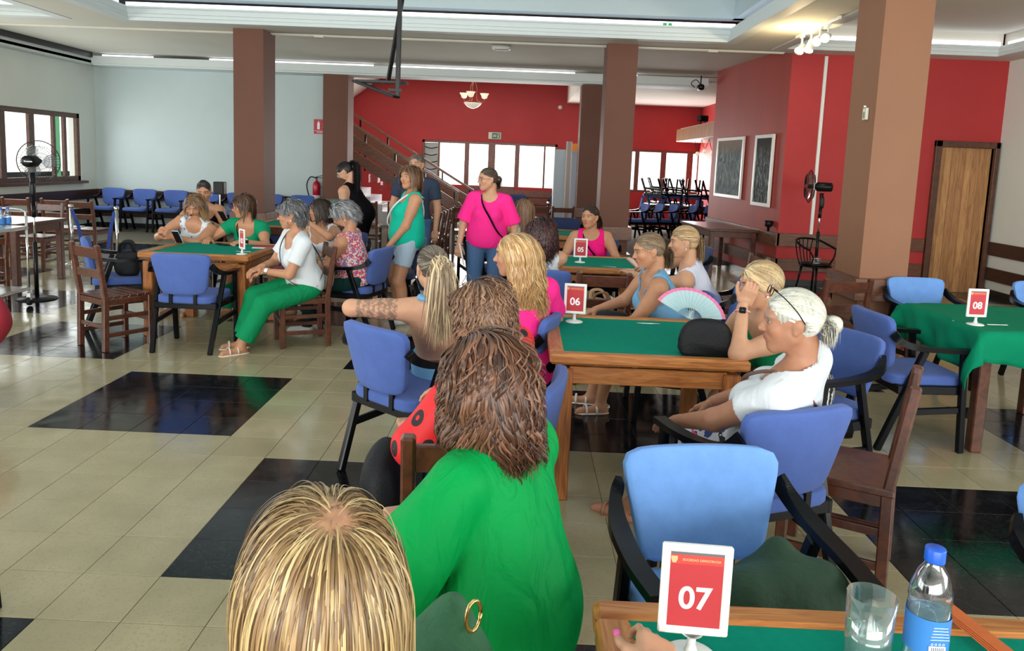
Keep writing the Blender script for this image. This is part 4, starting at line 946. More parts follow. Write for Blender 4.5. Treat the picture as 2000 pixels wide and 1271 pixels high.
# emergency light
t = thing('emergency_light', 'oval emergency light on the rear ceiling', 'lamp', (-.43, 12.2, CZ+.10)); b = MB(); b.pad((0, 0, -.03), (.30, .13, .07), .5, 6); obj('body', b, M['white_plastic'], t, True); b = MB(); b.pad((0, 0, -.045), (.25, .10, .06), .6, 6); obj('diffuser', b, mat('grey_diffuser', (.35, .34, .32), .4), t, True)
# hanging television bracket
t = thing('television_bracket', 'black steel television bracket hanging from the coffer ceiling', 'bracket', (-1.02, 6.1, 0)); 
b = MB(); b.beam((.0, 0, 2.12), (.02, .0, 4.55), .035, .035); obj('hanger', b, M['black_plastic'], t)
b = MB(); b.beam((-.12, .25, 2.26), (.02, .02, 2.88), .03, .03); obj('brace', b, M['black_plastic'], t)
b = MB(); b.box((-.16, .17, 2.245), (.42, .10, .02), .002); b.beam((-.36, .12, 2.24), (.0, -.04, 2.115), .10, .02); b.box((-.02, 0, 2.17), (.10, .05, .02)); obj('mount_plate', b, M['black_plastic'], t)
# surveillance camera
t = thing('security_camera', 'small black camera where the rear beam meets the picture wall', 'camera', (3.22, 14.6, CZ-.12)); b = MB(); b.pad((0, 0, -.05), (.12, .22, .11), .6, 6); obj('body', b, M['black_plastic'], t, True); b = MB(); b.tube(bez([(0, 0, 0), (-.1, -.05, .08), (-.18, 0, .02), (-.1, .05, -.05)], 4), .008, 5); b.tube([(0, 0, 0), (0, 0, .16)], .012, 6); obj('cable', b, M['black_plastic'], t, True)
# bar canopy with two loudspeaker-like spots and hanging bulbs
t = thing('bar_canopy', 'timber canopy over the bar at the back right', 'canopy', (4.35, 16.6, 2.46)); b = MB(); b.box((0, .5, 0), (1.1, 5.0, .30), .01); obj('fascia', b, M['door_wood'], t); b = MB(); b.box((0.05, .5, .17), (1.0, 5.0, .03)); obj('top_board', b, M['far_plaster'], t)
for i, (y, s) in enumerate(((15.2, 1.0), (17.6, .9))):
    t = thing('floodlight', ['nearer black floodlight on top of the bar canopy', 'farther black floodlight on top of the bar canopy'][i], 'lamp', (3.98, y, 2.645)); b = MB(); b.box((0, 0, .14), (.26, .12, .14), .02, rotz(.5)); obj('lamp_head', b, M['black_plastic'], t)
    b = MB(); b.beam((-.05, 0, 0), (-.03, 0, .1), .02, .02); b.beam((.07, 0, 0), (.05, 0, .1), .02, .02); obj('bracket', b, M['black_plastic'], t)
t = thing('string_lights', 'string of round bulbs hanging under the bar canopy', 'lamp', (4.0, 16.5, 2.29)); b = MB(); 
for k in range(4): b.tube(bez([(-.1, -1.4+.7*k, 0), (-.1, -1.05+.7*k, -.2-.05*(k % 2)), (-.1, -.7+.7*k, 0)], 5), .006, 4)
obj('wire', b, M['black_plastic'], t)
for k in range(4): b = MB(); b.pad((-.1, -1.05+.7*k, -.25-.05*(k % 2)), (.09, .09, .10), 1, 5); obj('bulb', b, M['cream_glass'], t, True)
t = thing('bar_counter', 'dark timber bar counter behind the stored chairs', 'counter', (4.55, 17.2, 0)); b = MB(); b.box((.1, -1.1, .5), (.4, 2.4, 1.0), .01); obj('body', b, M['rail_dark'], t); b = MB(); b.box((.07, -1.1, 1.03), (.50, 2.5, .05), .01); obj('counter_top', b, M['rail_wood'], t)
# white conduit on red wall, sockets, switch
b = MB(); b.box((4.215, RY-.015, 2.03), (.045, .03, 2.55), .004); tag(obj('wall_conduit', b, M['white_plastic']), 'white vertical cable duct on the bright red wall', 'duct')
b = MB(); b.lathe([(0, .06), (.04, .055), (.06, .03), (.06, 0), (0, 0)], n=18); o = obj('alarm_sounder', b, mat('pink_white_plastic', (.8, .4, .36), .4), None, True, (4.66, RY, 3.0)); o.rotation_euler = (PI/2, 0, 0); tag(o, 'small round alarm sounder on the red wall beside the tan pillar', 'alarm')
b = MB(); b.lathe([(0, .06), (.04, .055), (.06, .03), (.06, 0), (0, 0)], n=18); o = obj('alarm_sounder', b, M['white_plastic'], None, True, (.94, FW, 3.22)); o.rotation_euler = (PI/2, 0, 0); tag(o, 'small round alarm sounder high on the far red wall', 'alarm')
t = thing('thermostat', 'small pale control box on the left face of the tan pillar', 'switch', (2.865, 6.60, 2.165), -PI/2); b = MB(); b.box((0, -.01, 0), (.075, .022, .10), .004); obj('housing', b, mat('beige_plastic', (.72, .70, .58), .5), t); b = MB(); b.box((0, -.023, -.01), (.035, .004, .05)); obj('dial_window', b, mat('olive_window', (.3, .3, .2), .5), t); b = MB(); b.tube([(0, -.02, .055), (0, -.02, .068)], .012, 8); obj('knob', b, M['white_plastic'], t)
t = thing('wall_uplighter', 'small black lamp clipped on the timber rail under the right painting', 'lamp', (3.66, 11.40, .77)); b = MB(); b.lathe([(0, .0), (.018, .0), (.02, .06), (.055, .08), (.062, .16), (.05, .16), (.04, .09), (0, .08)], n=20); obj('shade', b, M['black_plastic'], t, True)
# standing pale panels and orange poster at the far doors
for i, (x0, x1, y, z, m, l, r) in enumerate(((.62, 1.0, 16.6, 1.95, 'far_panel', 'left pale blue room divider panel before the far doors', .2), (1.0, 1.28, 16.8, 1.93, 'far_panel', 'right pale blue room divider panel beside the dark rear pillar', -.1), (.86, .99, 16.35, 2.12, 'far_plaster', 'tall cream folding screen edge standing between the pale blue panels', 1.1))):
    t = thing('divider_panel', l, 'panel', ((x0+x1)/2, y, 0), r*.5)
    b = MB(); b.box((0, 0, z/2+.02), (x1-x0, .03, z-.04), .004); obj('board', b, M[m], t)
    b = MB(); 
    for s in (-1, 1): b.box((s*(x1-x0)*.42, 0, .02), (.03, .3, .03), .003); b.box((s*((x1-x0)/2-.01), 0, z/2), (.02, .035, z), .003)
    obj('panel_frame', b, M['steel'] if i < 2 else M['white_plastic'], t)
t = thing('orange_poster', 'orange poster on the far red wall beside the dark rear pillar', 'poster', (1.42, FW-.01, 2.02)); b = MB(); b.box((0, 0, 0), (.42, .008, .42)); obj('sheet', b, mat('orange_paper', (.80, .28, .03), .6), t); b = MB(); b.tube([(.12, -.008, 0), (.12, -.014, 0)], .05, 12); obj('dark_spot', b, M['dark_base'], t)
# speaker box on tripod (small black box) in front of the pale wall
t = thing('small_speaker', 'small black loudspeaker on a stand before the pale wall', 'speaker', (-4.62, 11.6, 0)); b = MB(); b.tube([(0, 0, .02), (0, 0, .98)], .014, 8); obj('stand', b, M['steel'], t); b = MB(); b.box((0, 0, 1.08), (.16, .14, .19), .01); obj('box', b, M['black_plastic'], t); b = MB(); b.lathe([(0, .02), (.16, .005), (.16, 0)], n=20); obj('foot', b, M['steel'], t)
# bags
def sack(name, label, loc, d, m, deg=0, e=.6, squash=.35, seed=1, straps=True, rot=None, crump=.05):
    t = thing(name, label, 'bag', loc, math.radians(deg)); rs = np.random.RandomState(seed); ph = rs.rand(6)*6
    def bend(o):
        o = o.copy(); z = (o[:, 2]/d[2]+.5); o[:, 1] *= 1-squash*z; o[:, 0] *= 1-.15*z
        k = crump*min(d); o[:, 0] += k*np.sin(o[:, 2]*26+ph[0]+8*o[:, 1]); o[:, 1] += k*np.sin(o[:, 0]*22+ph[1]+o[:, 2]*14); o[:, 2] += k*.9*np.sin(o[:, 0]*19+ph[2]+o[:, 1]*9)*z; return o
    b = MB(); b.pad((0, 0, d[2]/2), d, e, 16, bend); obj('bag_body', b, m, t, True)
    if straps:
        for s in (-1, 1):
            b = MB(); P = bez([(-d[0]*.28, s*d[1]*.2, d[2]*.9), (-d[0]*.2, s*d[1]*.45, d[2]*1.25), (d[0]*.15, s*d[1]*.4, d[2]*1.28), (d[0]*.3, s*d[1]*.2, d[2]*.9)], 6); b.tube(P, .014, 6, True, .4); obj('bag_strap', b, m, t, True)
    return t
M['dk_green'] = mat('dark_green_canvas', (.018, .060, .030), .8, var=.3, scale=9, bump=.3, bscale=60); M['sage'] = mat('sage_green_cloth', (.04, .16, .075), .8, var=.25, scale=12, bump=.4, bscale=90)
M['beige_bag'] = mat('beige_canvas', (.42, .36, .26), .8, var=.3, scale=9, bump=.3, bscale=70)
b = MB(); b.tube([(.018*math.cos(a), 0, .03*math.sin(a)) for a in np.linspace(0, 2*PI, 16)], .004, 6); o = obj('bag_ring', b, M['gold'], None, True, (-.06, 1.31, .82), .8); tag(o, 'gold metal ring on the green cloth bag', 'ring')
sack('canvas_bag', 'beige canvas bag beside the woman in the red patterned top', (-1.80, 6.80, .44), (.26, .20, .22), M['beige_bag'], 20, .6, .4, 7)
sack('handbag', 'dark handbag hanging on the blue armchair left of table 02', (-3.62, 6.92, .47), (.22, .16, .24), M['black_cloth'], 20, .5, .3, 8)
sack('handbag', 'black handbag in the lap of the woman in the pale blue strap top', (.62, 4.98, .60), (.24, .16, .10), M['black_cloth'], 10, .6, .3, 9, False)
sack('paper_bag', 'small brown bag on the seat under table 05', (.62, 5.84, .45), (.22, .16, .18), mat('brown_paper', (.38, .22, .12), .7), 10, .6, .3, 11)
sack('folded_jacket', 'green grey bag under the arm of the woman in the black vest', (-2.25, 9.15, .92), (.30, .16, .20), mat('grey_green_cloth', (.08, .13, .10), .8), 20, .7, .2, 12, False)
# crimson coat over the armchair at the left edge
M['crimson'] = mat('crimson_cloth', (.30, .012, .03), .8)
# ================================================================ PEOPLE: distance-field mesher
def nz(v): v = np.array(v, float); return v/(np.linalg.norm(v)+1e-12)
def cone(a, b, ra, rb, k=.02): return ('c', np.array(a, float), np.array(b, float), ra, rb, k)
def ell(c, r, A=None, k=.03): return ('e', np.array(c, float), np.array(r, float), np.eye(3) if A is None else A, k)
def pbox(c, h, rr, A, k=.01): return ('b', np.array(c, float), np.array(h, float), rr, A, k)
def pd(p, X):
    if p[0] == 'c':
        ab = p[2]-p[1]; L2 = ab@ab+1e-12; t = np.clip(((X-p[1])@ab)/L2, 0, 1); q = X-p[1]-t[..., None]*ab
        return np.sqrt((q*q).sum(-1))-(p[3]+(p[4]-p[3])*t)
    if p[0] == 'e':
        q = (X-p[1])@p[3].T; a = q/p[2]; k0 = np.sqrt((a*a).sum(-1)); a = a/p[2]; k1 = np.sqrt((a*a).sum(-1))
        return k0*(k0-1)/(k1+1e-9)
    q = np.abs((X-p[1])@p[4].T)-p[2]; return np.sqrt((np.maximum(q, 0)**2).sum(-1))+np.minimum(q.max(-1), 0)-p[3]
def pbb(p, m):
    if p[0] == 'c': r = max(p[3], p[4])+m; return np.minimum(p[1], p[2])-r, np.maximum(p[1], p[2])+r
    if p[0] == 'e': r = p[2].max()+m; return p[1]-r, p[1]+r
    r = np.linalg.norm(p[2])+p[3]+m; return p[1]-r, p[1]+r
def infl(ps, t): 
    out = []
    for p in ps:
        if p[0] == 'c': out.append(('c', p[1], p[2], p[3]+t, p[4]+t, p[5]))
        elif p[0] == 'e': out.append(('e', p[1], p[2]+t, p[3], p[4]))
        else: out.append(('b', p[1], p[2], p[3]+t, p[4], p[5]))
    return out
def field(ps, res, lo=None, hi=None, pad_=.02):
    bb = [pbb(p, pad_) for p in ps]
    if lo is None: lo = np.min([b[0] for b in bb], 0)
    if hi is None: hi = np.max([b[1] for b in bb], 0)
    lo = np.floor(np.array(lo)/res)*res; n = np.ceil((np.array(hi)-lo)/res).astype(int)+1
    F_ = np.full(n, .5); G = [lo[i]+res*np.arange(n[i]) for i in range(3)]
    for p in ps:
        k = p[-1]; b0, b1 = pbb(p, max(k, res)*1.5+.012)
        i0 = np.clip(((b0-lo)/res).astype(int), 0, n); i1 = np.clip(((b1-lo)/res).astype(int)+2, 0, n)
        if (i1 <= i0).any(): continue
        X = np.stack(np.meshgrid(*[G[a][i0[a]:i1[a]] for a in range(3)], indexing='ij'), -1)
        d = pd(p, X); s = np.s_[i0[0]:i1[0], i0[1]:i1[1], i0[2]:i1[2]]; f = F_[s]
        h = np.maximum(k-np.abs(f-d), 0)/k; F_[s] = np.minimum(f, d)-h*h*k*.25
    return F_, G
def grid(G): return np.stack(np.meshgrid(*G, indexing='ij'), -1)
def nets(F_, G):
    """naive surface nets"""
    F_ = F_.copy()
    for a in range(3):
        s = [slice(None)]*3; s[a] = 0; F_[tuple(s)] = np.maximum(F_[tuple(s)], .001); s[a] = -1; F_[tuple(s)] = np.maximum(F_[tuple(s)], .001)
    I = F_ < 0; c = [slice(0, -1), slice(1, None)]; cnt = sum(I[c[i], c[j], c[k]].astype(np.int8) for i in (0, 1) for j in (0, 1) for k in (0, 1))
    act = (cnt > 0) & (cnt < 8); ii = np.argwhere(act); 
    if len(ii) == 0: return np.zeros((0, 3)), np.zeros((0, 4), int)
    idx = np.full(act.shape, -1, int); idx[act] = np.arange(len(ii))
    cor = np.array([(i, j, k) for i in (0, 1) for j in (0, 1) for k in (0, 1)]); V = np.stack([F_[ii[:, 0]+q[0], ii[:, 1]+q[1], ii[:, 2]+q[2]] for q in cor], 1)
    acc = np.zeros((len(ii), 3)); w = np.zeros(len(ii))
    for a in range(8):
        for b in range(a+1, 8):
            if np.abs(cor[a]-cor[b]).sum() != 1: continue
            m_ = (V[:, a] < 0) != (V[:, b] < 0); t = np.where(m_, V[:, a]/(V[:, a]-V[:, b]+1e-20), 0)
            acc += np.where(m_[:, None], cor[a]+t[:, None]*(cor[b]-cor[a]), 0); w += m_
    P = ii+acc/w[:, None]; res = G[0][1]-G[0][0]; P = P*res+np.array([g[0] for g in G]); Q = []
    for a in range(3):
        b, c_ = (a+1) % 3, (a+2) % 3; s0 = [slice(1, -1)]*3; s1 = list(s0); s0[a] = slice(0, -1); s1[a] = slice(1, None)
        x0, x1 = I[tuple(s0)], I[tuple(s1)]; e = np.argwhere(x0 != x1); 
        if not len(e): continue
        o = np.ones(3, int); o[a] = 0; e = e+o; sg = I[e[:, 0], e[:, 1], e[:, 2]]
        eb = np.zeros(3, int); eb[b] = 1; ec = np.zeros(3, int); ec[c_] = 1
        q = np.stack([idx[tuple((e-d).T)] for d in (eb+ec, ec, 0*eb, eb)], 1); q[~sg] = q[~sg][:, ::-1]; Q.append(q)
    Q = np.concatenate(Q); Q = Q[(Q >= 0).all(1)]
    return P, Q
def arr_mesh(name, P, Q, m, col=None, smooth=True):
    me = bpy.data.meshes.new(name); n = len(P); q = np.asarray(Q); me.vertices.add(n); me.vertices.foreach_set('co', np.asarray(P, np.float32).ravel())
    k = q.shape[1]; me.loops.add(q.size); me.loops.foreach_set('vertex_index', q.ravel().astype(np.int32)); me.polygons.add(len(q)); me.polygons.foreach_set('loop_start', np.arange(0, q.size, k, dtype=np.int32))
    try: me.polygons.foreach_set('loop_total', np.full(len(q), k, np.int32))
    except Exception: pass
    me.update(calc_edges=True)
    if col is not None:
        at = me.color_attributes.new('Col', 'FLOAT_COLOR', 'POINT'); c = np.ones((n, 4), np.float32); c[:, :3] = col; at.data.foreach_set('color', c.ravel())
    if smooth: me.shade_smooth()
    me.materials.append(m); return me
def cat(parts):
    P, Q, C_, o = [], [], [], 0
    for p, q, c in parts: P.append(p); Q.append(q+o); C_.append(c); o += len(p)
    return np.concatenate(P), np.concatenate(Q), np.concatenate(C_)
SKIN = vcol_mat('skin', .48, .35, sss=.10, noise=.05, bump=.05)
HAIR = vcol_mat('hair', .42, .5, noise=.12, aniso=.3)
EYE = vcol_mat('eyes', .15, .6)
def ik(S, W_, a, b, pole):
    d = W_-S; L = np.linalg.norm(d); 
    if L > (a+b)*.985: W_ = S+d/L*(a+b)*.985; d = W_-S; L = np.linalg.norm(d)
    if L < abs(a-b)+.02: L = abs(a-b)+.02
    x = nz(d); h = (a*a-b*b+L*L)/(2*L); r = math.sqrt(max(0, a*a-h*h)); p = np.array(pole, float); p = nz(p-x*(p@x)); return S+x*h+p*r, W_
def hand_prims(W_, d, n, curl, side, s=1.0, thumb_out=.6):
    """palm and five fingers; d points along the hand, n out of the back of the hand, side +1 when the thumb lies on +x"""
    d = nz(d); n = nz(np.array(n, float)-d*(np.array(n, float)@d)); x = np.cross(d, n)*side; A = np.array([x, d, n]); ps = [cone(W_-d*.03*s, W_+d*.02*s, .024*s, .022*s, .012), pbox(W_+d*.048*s, np.array([.030, .034, .004])*s, .009*s, A, .012)]
    L_ = [(.026, .072), (.009, .080), (-.009, .074), (-.026, .058)]
    for j, (ox, ln) in enumerate(L_):
        c = curl[j] if hasattr(curl, '__len__') else curl; p = W_+(d*.082+x*ox)*s; f = nz(d+x*ox*2.2)
        segs = [ln*.45, ln*.32, ln*.26]; r = .0088*s
        for q, l in enumerate(segs):
            a = c*(.5, 1.0, .8)[q]*1.25; ca, sa = math.cos(a), math.sin(a); f, nn = nz(f*ca-n*sa), n*ca+f*sa
            e = p+f*l*s; ps.append(cone(p, e, r, r*.9, .004)); p = e; r *= .9; n = nn
        n = A[2]
    t = W_+(d*.02+x*.026)*s; f = nz(d*.65+x*thumb_out-n*.35); e = t+f*.038*s; ps.append(cone(t, e, .013*s, .011*s, .012)); f = nz(f*.8+d*.5-n*.25*1); e2 = e+f*.028*s; ps.append(cone(e, e2, .0105*s, .009*s, .004)); e3 = e2+nz(f+d*.2-x*.3)*.022*s; ps.append(cone(e2, e3, .009*s, .0075*s, .004))
    return ps, e3
def head_prims(C, R_, s=1.0, jaw=1.0, old=0):
    """R_: rows right, forward, up. C: eye-level centre of head"""
    g = lambda x, y, z: C+(R_.T@np.array([x, y, z]))*s
    ps = [ell(g(0, -.014, .032), np.array([.074, .094, .086])*s, R_, .02), ell(g(0, .018, .0), np.array([.064, .072, .078])*s, R_, .03),
          ell(g(0, .028, -.05), np.array([.052*jaw, .052, .052])*s, R_, .03), cone(g(0, .03, -.075), g(0, .058, -.090), .034*s*jaw, .020*s, .025),
          cone(g(-.045*jaw, .0, -.045), g(-.012, .05, -.088), .026*s, .018*s, .025), cone(g(.045*jaw, .0, -.045), g(.012, .05, -.088), .026*s, .018*s, .025),
          ell(g(-.036, .058, -.022), np.array([.024, .022, .022])*s, R_, .02), ell(g(.036, .058, -.022), np.array([.024, .022, .022])*s, R_, .02),
          ell(g(0, .072, .030), np.array([.052, .018, .014])*s, R_, .02),
          cone(g(0, .084, .010), g(0, .103, -.024), .0075*s, .0115*s, .010), ell(g(-.011, .092, -.028), np.array([.008, .009, .007])*s, R_, .006), ell(g(.011, .092, -.028), np.array([.008, .009, .007])*s, R_, .006),
          ell(g(0, .072, -.054), np.array([.030, .018, .020])*s, R_, .012), ell(g(0, .0885, -.0495), np.array([.021, .0065, .0048])*s, R_, .003), ell(g(0, .0875, -.0575), np.array([.018, .0065, .0055])*s, R_, .003)]
    for sd in (-1, 1):
        ps += [ell(g(sd*.075, -.012, -.004), np.array([.008, .017, .030])*s, R_, .008), ell(g(sd*.079, -.020, .004), np.array([.007, .014, .022])*s, R_, .006), ell(g(sd*.074, -.005, -.026), np.array([.007, .009, .010])*s, R_, .006)]
    return ps
def head_mesh(C, R_, s, neck, res, skin, lip, brow, cutz, jaw=1.0, browc=(.1, .06, .04)):
    ps = head_prims(C, R_, s, jaw)+neck; ce = C; F_, G = field(ps, res, C-.15*s-.03, C+.17*s); X = grid(G); Lc = (X-C)@R_.T/s
    for sd in (-1, 1):
        q = Lc-np.array([sd*.031, .099, .006]); dd = np.sqrt((q*q*np.array([1, 1.2, 1.6])).sum(-1))-.0165; h = np.maximum(.014-np.abs(F_/s+dd), 0)/.014; F_ = np.maximum(F_/s, -dd)*s+h*h*.014*.25*s
        q = Lc-np.array([sd*.031, .0735, .005]); dd = (np.sqrt((q*q).sum(-1))-.0125)*s; F_ = np.minimum(F_, dd)
    F_ = np.maximum(F_, cutz-X[..., 2]); P, Q = nets(F_, G); L = (P-C)@R_.T/s
    col = np.tile(np.array(skin), (len(P), 1)); x, y, z = np.abs(L[:, 0]), L[:, 1], L[:, 2]
    def mixc(mask, c): 
        nonlocal col; mk = np.clip(mask, 0, 1)[:, None]; col = col*(1-mk)+np.array(c)*mk
    rosy = np.array(skin)*np.array([1.06, .80, .78]); mixc(.3*np.exp(-((x-.042)**2+(z+.025)**2)/.0006)*(y > .03), rosy); mixc(.15*np.exp(-(x**2+(z+.025)**2)/.0003)*(y > .08), rosy)
    mixc((np.exp(-((x/.023)**4+((z+.0535)/.0095)**4))*1.4)*(y > .07), lip)
    if brow: mixc(np.exp(-(((x-.033)/.021)**4+((z-(.0285-.10*np.abs(x-.036)))/.0042)**4))*1.5*(y > .05), browc)
    e = ((x-.031)/.0150)**2+((z-.0055)/.0068)**2; ey = (e < 1)*(y > .072)*1.0; mixc(np.clip((1.7-e)*1.6, 0, 1)*(y > .068)*.65, np.array(skin)*.40)
    mixc(ey*.8, (.34, .31, .28)); ir = ((x-.031)**2+(z-.005)**2) < .0062**2; mixc(ir*ey, (.05, .025, .012))
    mixc((np.exp(-((x-.012)**2+(z+.034)**2)/.00001))*(y > .085)*.8, np.array(skin)*.25)
    return P, Q, col
# ---------------------------------------------------------------- hair strands
def strands(C, R_, s, style, n, rs):
    """march n locks over the skull and down. returns list of polylines (n,S,3), radii, colours"""
    st = dict(part=(0.0, .02, .12), length=.30, lift=(.004, .022), wave=.0, wfreq=30, curl=0, down=.75, width=.008, pal=[(.2, .1, .05)], tie=None, tail=.0, front=.075, nape=-.09, cols=None, flat=.45, fringe=0, spread=0)
    st.update(style); R3 = R_; n = int(n*2.8)
    c0 = np.array([0, -.012, .030]); rad = np.array([.076, .097, .090])
    U_ = rs.rand(n*5, 3)*2-1; U_ /= np.linalg.norm(U_, axis=1)[:, None]; p = c0+U_*rad
    face = (p[:, 1] > st['front']-.12*np.maximum(0, (p[:, 2]-.03)/.09)*.0) & (p[:, 2] < .072); side = (p[:, 1] > .035) & (p[:, 2] < .045)
    low = (p[:, 2] < st['nape']) | ((p[:, 2] < -.03) & (p[:, 1] > -.02)) | ((np.abs(p[:, 0]) > .05) & (p[:, 1] > -.03) & (p[:, 2] < .035)); ok = ~(face | side | low); p = p[ok][:n]; n = len(p)
    lift = st['lift'][0]+(st['lift'][1]-st['lift'][0])*rs.rand(n)
    S = st.get('steps', 14); length = st['length']*(.75+.35*rs.rand(n)); part = np.array(st['part'])
    out = [p.copy()]; v = p-part; v[:, 2] *= .3; v += rs.randn(n, 3)*.004; phase = 2.5*np.sin(38*p[:, 0]+21*p[:, 1])+2.5*np.sin(33*p[:, 1]-29*p[:, 2]+1)+rs.rand(n)*1.1; up_l = R3@np.array([0, 0, -1.]); up_l = up_l if st['tie'] is not None else np.array([up_l[0], min(up_l[1], .12), up_l[2]]); # gravity in local frame
    arc = .0; cur = p.copy(); tie = None if st['tie'] is None else np.array(st['tie'])
    if tie is not None:
        for i in range(1, S+1):
            f = i/S; tgt = p*(1-f)+tie*f; q = (tgt-c0)/rad; k = np.sqrt((q*q).sum(1)); minr = 1+(lift/.09)
            tgt = np.where((k < minr)[:, None], c0+(tgt-c0)*(minr/k)[:, None], tgt) if i < S else tgt+rs.randn(n, 3)*.006
            out.append(tgt)
        nt_ = int(n*.55); A = np.stack(out, 1); lines = [(A, np.full(n, st['width']))]
        if st['tail'] > 0:
            T0 = tie+rs.randn(nt_, 3)*.010; vel = np.tile(np.array(st.get('taild', (0, -1, .15))), (nt_, 1))+rs.randn(nt_, 3)*.14; cur = T0.copy(); o2 = [cur.copy()]; L_ = st['tail']*(.7+.4*rs.rand(nt_)); ph = rs.rand(nt_)*6.28
            for i in range(1, S+1):
                f = i/S; g = min(1, f*2.2); vv = vel*(1-g)+up_l*g*1.4+np.array(st.get('tailbias', (0, 0, 0)))*g; vv /= np.linalg.norm(vv, axis=1)[:, None]; cur = cur+vv*(L_/S)[:, None]
                w = st['wave']*math.sin(PI*min(1, f*3)); qq = cur+np.stack([np.sin(f*st['wfreq']+ph)*w, np.cos(f*st['wfreq']*.8+ph)*w*.6, 0*ph], 1)*(1+f); qq[:, 0] += T0[:, 0]*f*2.0+(ph-3.14)*.006*math.sin(PI*min(1, f*1.1)); o2.append(qq)
            lines.append((np.stack(o2, 1), np.full(nt_, st['width']), st.get('tailpal')))
        return lines
    d = v.copy(); ds = length/S
    for i in range(1, S+1):
        f = i/S; nrm = (cur-c0)/rad**2; nrm /= np.linalg.norm(nrm, axis=1)[:, None]
        d = d/np.linalg.norm(d, axis=1)[:, None]; gw = st['down']*min(1, f*1.6+.15)
        dd = d*(1-gw)+up_l*gw; k = np.sqrt((((cur-c0)/rad)**2).sum(1)); near = (k < 1.35)
        tan = dd-nrm*(dd*nrm).sum(1)[:, None]*np.where(near & (((dd*nrm).sum(1)) < 0), 1, .0)[:, None]; tan /= np.linalg.norm(tan, axis=1)[:, None]+1e-9
        cur = cur+tan*ds[:, None]; d = tan*.6+d*.4
        k = np.sqrt((((cur-c0)/rad)**2).sum(1)); mr = 1+lift/.085*(.3+min(1, f*2)); fix = k < mr; cur = np.where(fix[:, None], c0+(cur-c0)*(mr/np.maximum(k, .1))[:, None], cur)
        kx = np.sqrt((((cur-c0)/rad)**2).sum(1)); mxr = mr+.10+f*.9; far_ = (kx > mxr) & (cur[:, 2] > -.06) & (f < .7); cur = np.where(far_[:, None], c0+(cur-c0)*(mxr/kx)[:, None], cur)
        # keep hair out of the face
        fx = (cur[:, 1] > .055) & (cur[:, 2] < .05); sx = np.where(cur[:, 0] >= 0, 1, -1); want = .074; cur[:, 0] = np.where(fx & (np.abs(cur[:, 0]) < want), sx*(.5*np.abs(cur[:, 0])+.5*want), cur[:, 0]); cur[:, 1] = np.where(fx, cur[:, 1]*.8+.050*.2, cur[:, 1])
        # keep it off the neck
        rn = np.hypot(cur[:, 0], cur[:, 1]+.02); nk = (cur[:, 2] < -.07) & (rn < .075); kk = np.where(nk, .075/np.maximum(rn, .01), 1); cur[:, 0] *= kk; cur[:, 1] = (cur[:, 1]+.02)*kk-.02
        if st['spread']: sh = (cur[:, 2] < -.15) & (cur[:, 1] > -.13); cur[:, 1] = np.where(sh, cur[:, 1]*.8-.13*.2, cur[:, 1])
        w = st['wave']*min(1, (f*1.25)**1.6); q = cur.copy(); q[:, 1] -= st.get('back', 0)*f*(1+8*np.maximum(0, cur[:, 1])); q[:, 0] += np.sin(f*st['wfreq']+phase)*w; q[:, 1] += np.cos(f*st['wfreq']*1.13+phase*1.7)*w; q[:, 2] += np.sin(f*st['wfreq']*.9+phase*2.3)*w*st['curl']
        out.append(q)
    return [(np.stack(out, 1), np.full(n, st['width']))]
def strand_mesh(lines, C, R_, s, pal, rs, tipc=None, flat=.4):
    P, Q, K = [], [], []; o = 0; pal = np.array(pal)
    for ln_ in lines:
        A, wd = ln_[:2]; pal0 = pal
        if len(ln_) > 2 and ln_[2] is not None: pal = np.array(ln_[2])
        n, S, _ = A.shape; T_ = np.gradient(A, axis=1); T_ /= np.linalg.norm(T_, axis=2)[..., None]+1e-9; out_ = A-np.array([0, -.012, .0]); out_ = out_-T_*(out_*T_).sum(-1)[..., None]; out_ /= np.linalg.norm(out_, axis=2)[..., None]+1e-9
        sd = np.cross(T_, out_); f = np.linspace(0, 1, S); prof = np.minimum(1, .45+f*3)*np.clip((1-f)*2.4, .10, 1); w = wd[:, None]*.55*prof[None]*(.5+1.0*rs.rand(n)**1.5)[:, None]
        ring = np.stack([A+sd*w[..., None], A+out_*w[..., None]*flat, A-sd*w[..., None]], 2)   # n,S,3,3
        P.append((ring.reshape(-1, 3)@R_*s)+C); b = (np.arange(n)[:, None, None]*S+np.arange(S-1)[None, :, None])*3+np.arange(2)[None, None]; nx = b+1
        Q.append(np.stack([b, nx, nx+3, b+3], -1).reshape(-1, 4)+o); o += n*S*3
        r0 = A[:, 0]; u_ = (.5+.5*np.sin(70*r0[:, 0]+45*r0[:, 1]+3*np.sin(60*r0[:, 2])))*.75+rs.rand(n)*.35; ci = pal[np.clip((u_*len(pal)/1.1).astype(int), 0, len(pal)-1)]; ci = ci*(.88+.24*rs.rand(n))[:, None]; cc = np.repeat(ci[:, None], S, 1)
        if tipc is not None: g = np.clip((f-tipc[1])/max(.01, tipc[2]), 0, 1)[None, :, None]; cc = cc*(1-g)+(np.array(tipc[0])*(.75+.5*rs.rand(n))[:, None])[:, None]*g
        K.append(np.repeat(cc[:, :, None], 3, 2).reshape(-1, 3)); pal = pal0
    return np.concatenate(P), np.concatenate(Q), np.concatenate(K)
def rotM(yaw, pitch=0, roll=0):
    """rows right, forward, up for a head turned yaw (0 looks along +y), pitch>0 looks down, roll tilts to its right"""
    c, s = math.cos(yaw), math.sin(yaw); r = np.array([c, s, 0.]); f = np.array([-s, c, 0.]); u = np.array([0, 0, 1.])
    cp, sp = math.cos(pitch), math.sin(pitch); f, u = f*cp-u*sp, u*cp+f*sp; cr, sr = math.cos(roll), math.sin(roll); r, u = r*cr-u*sr, u*cr+r*sr
    return np.array([r, f, u])
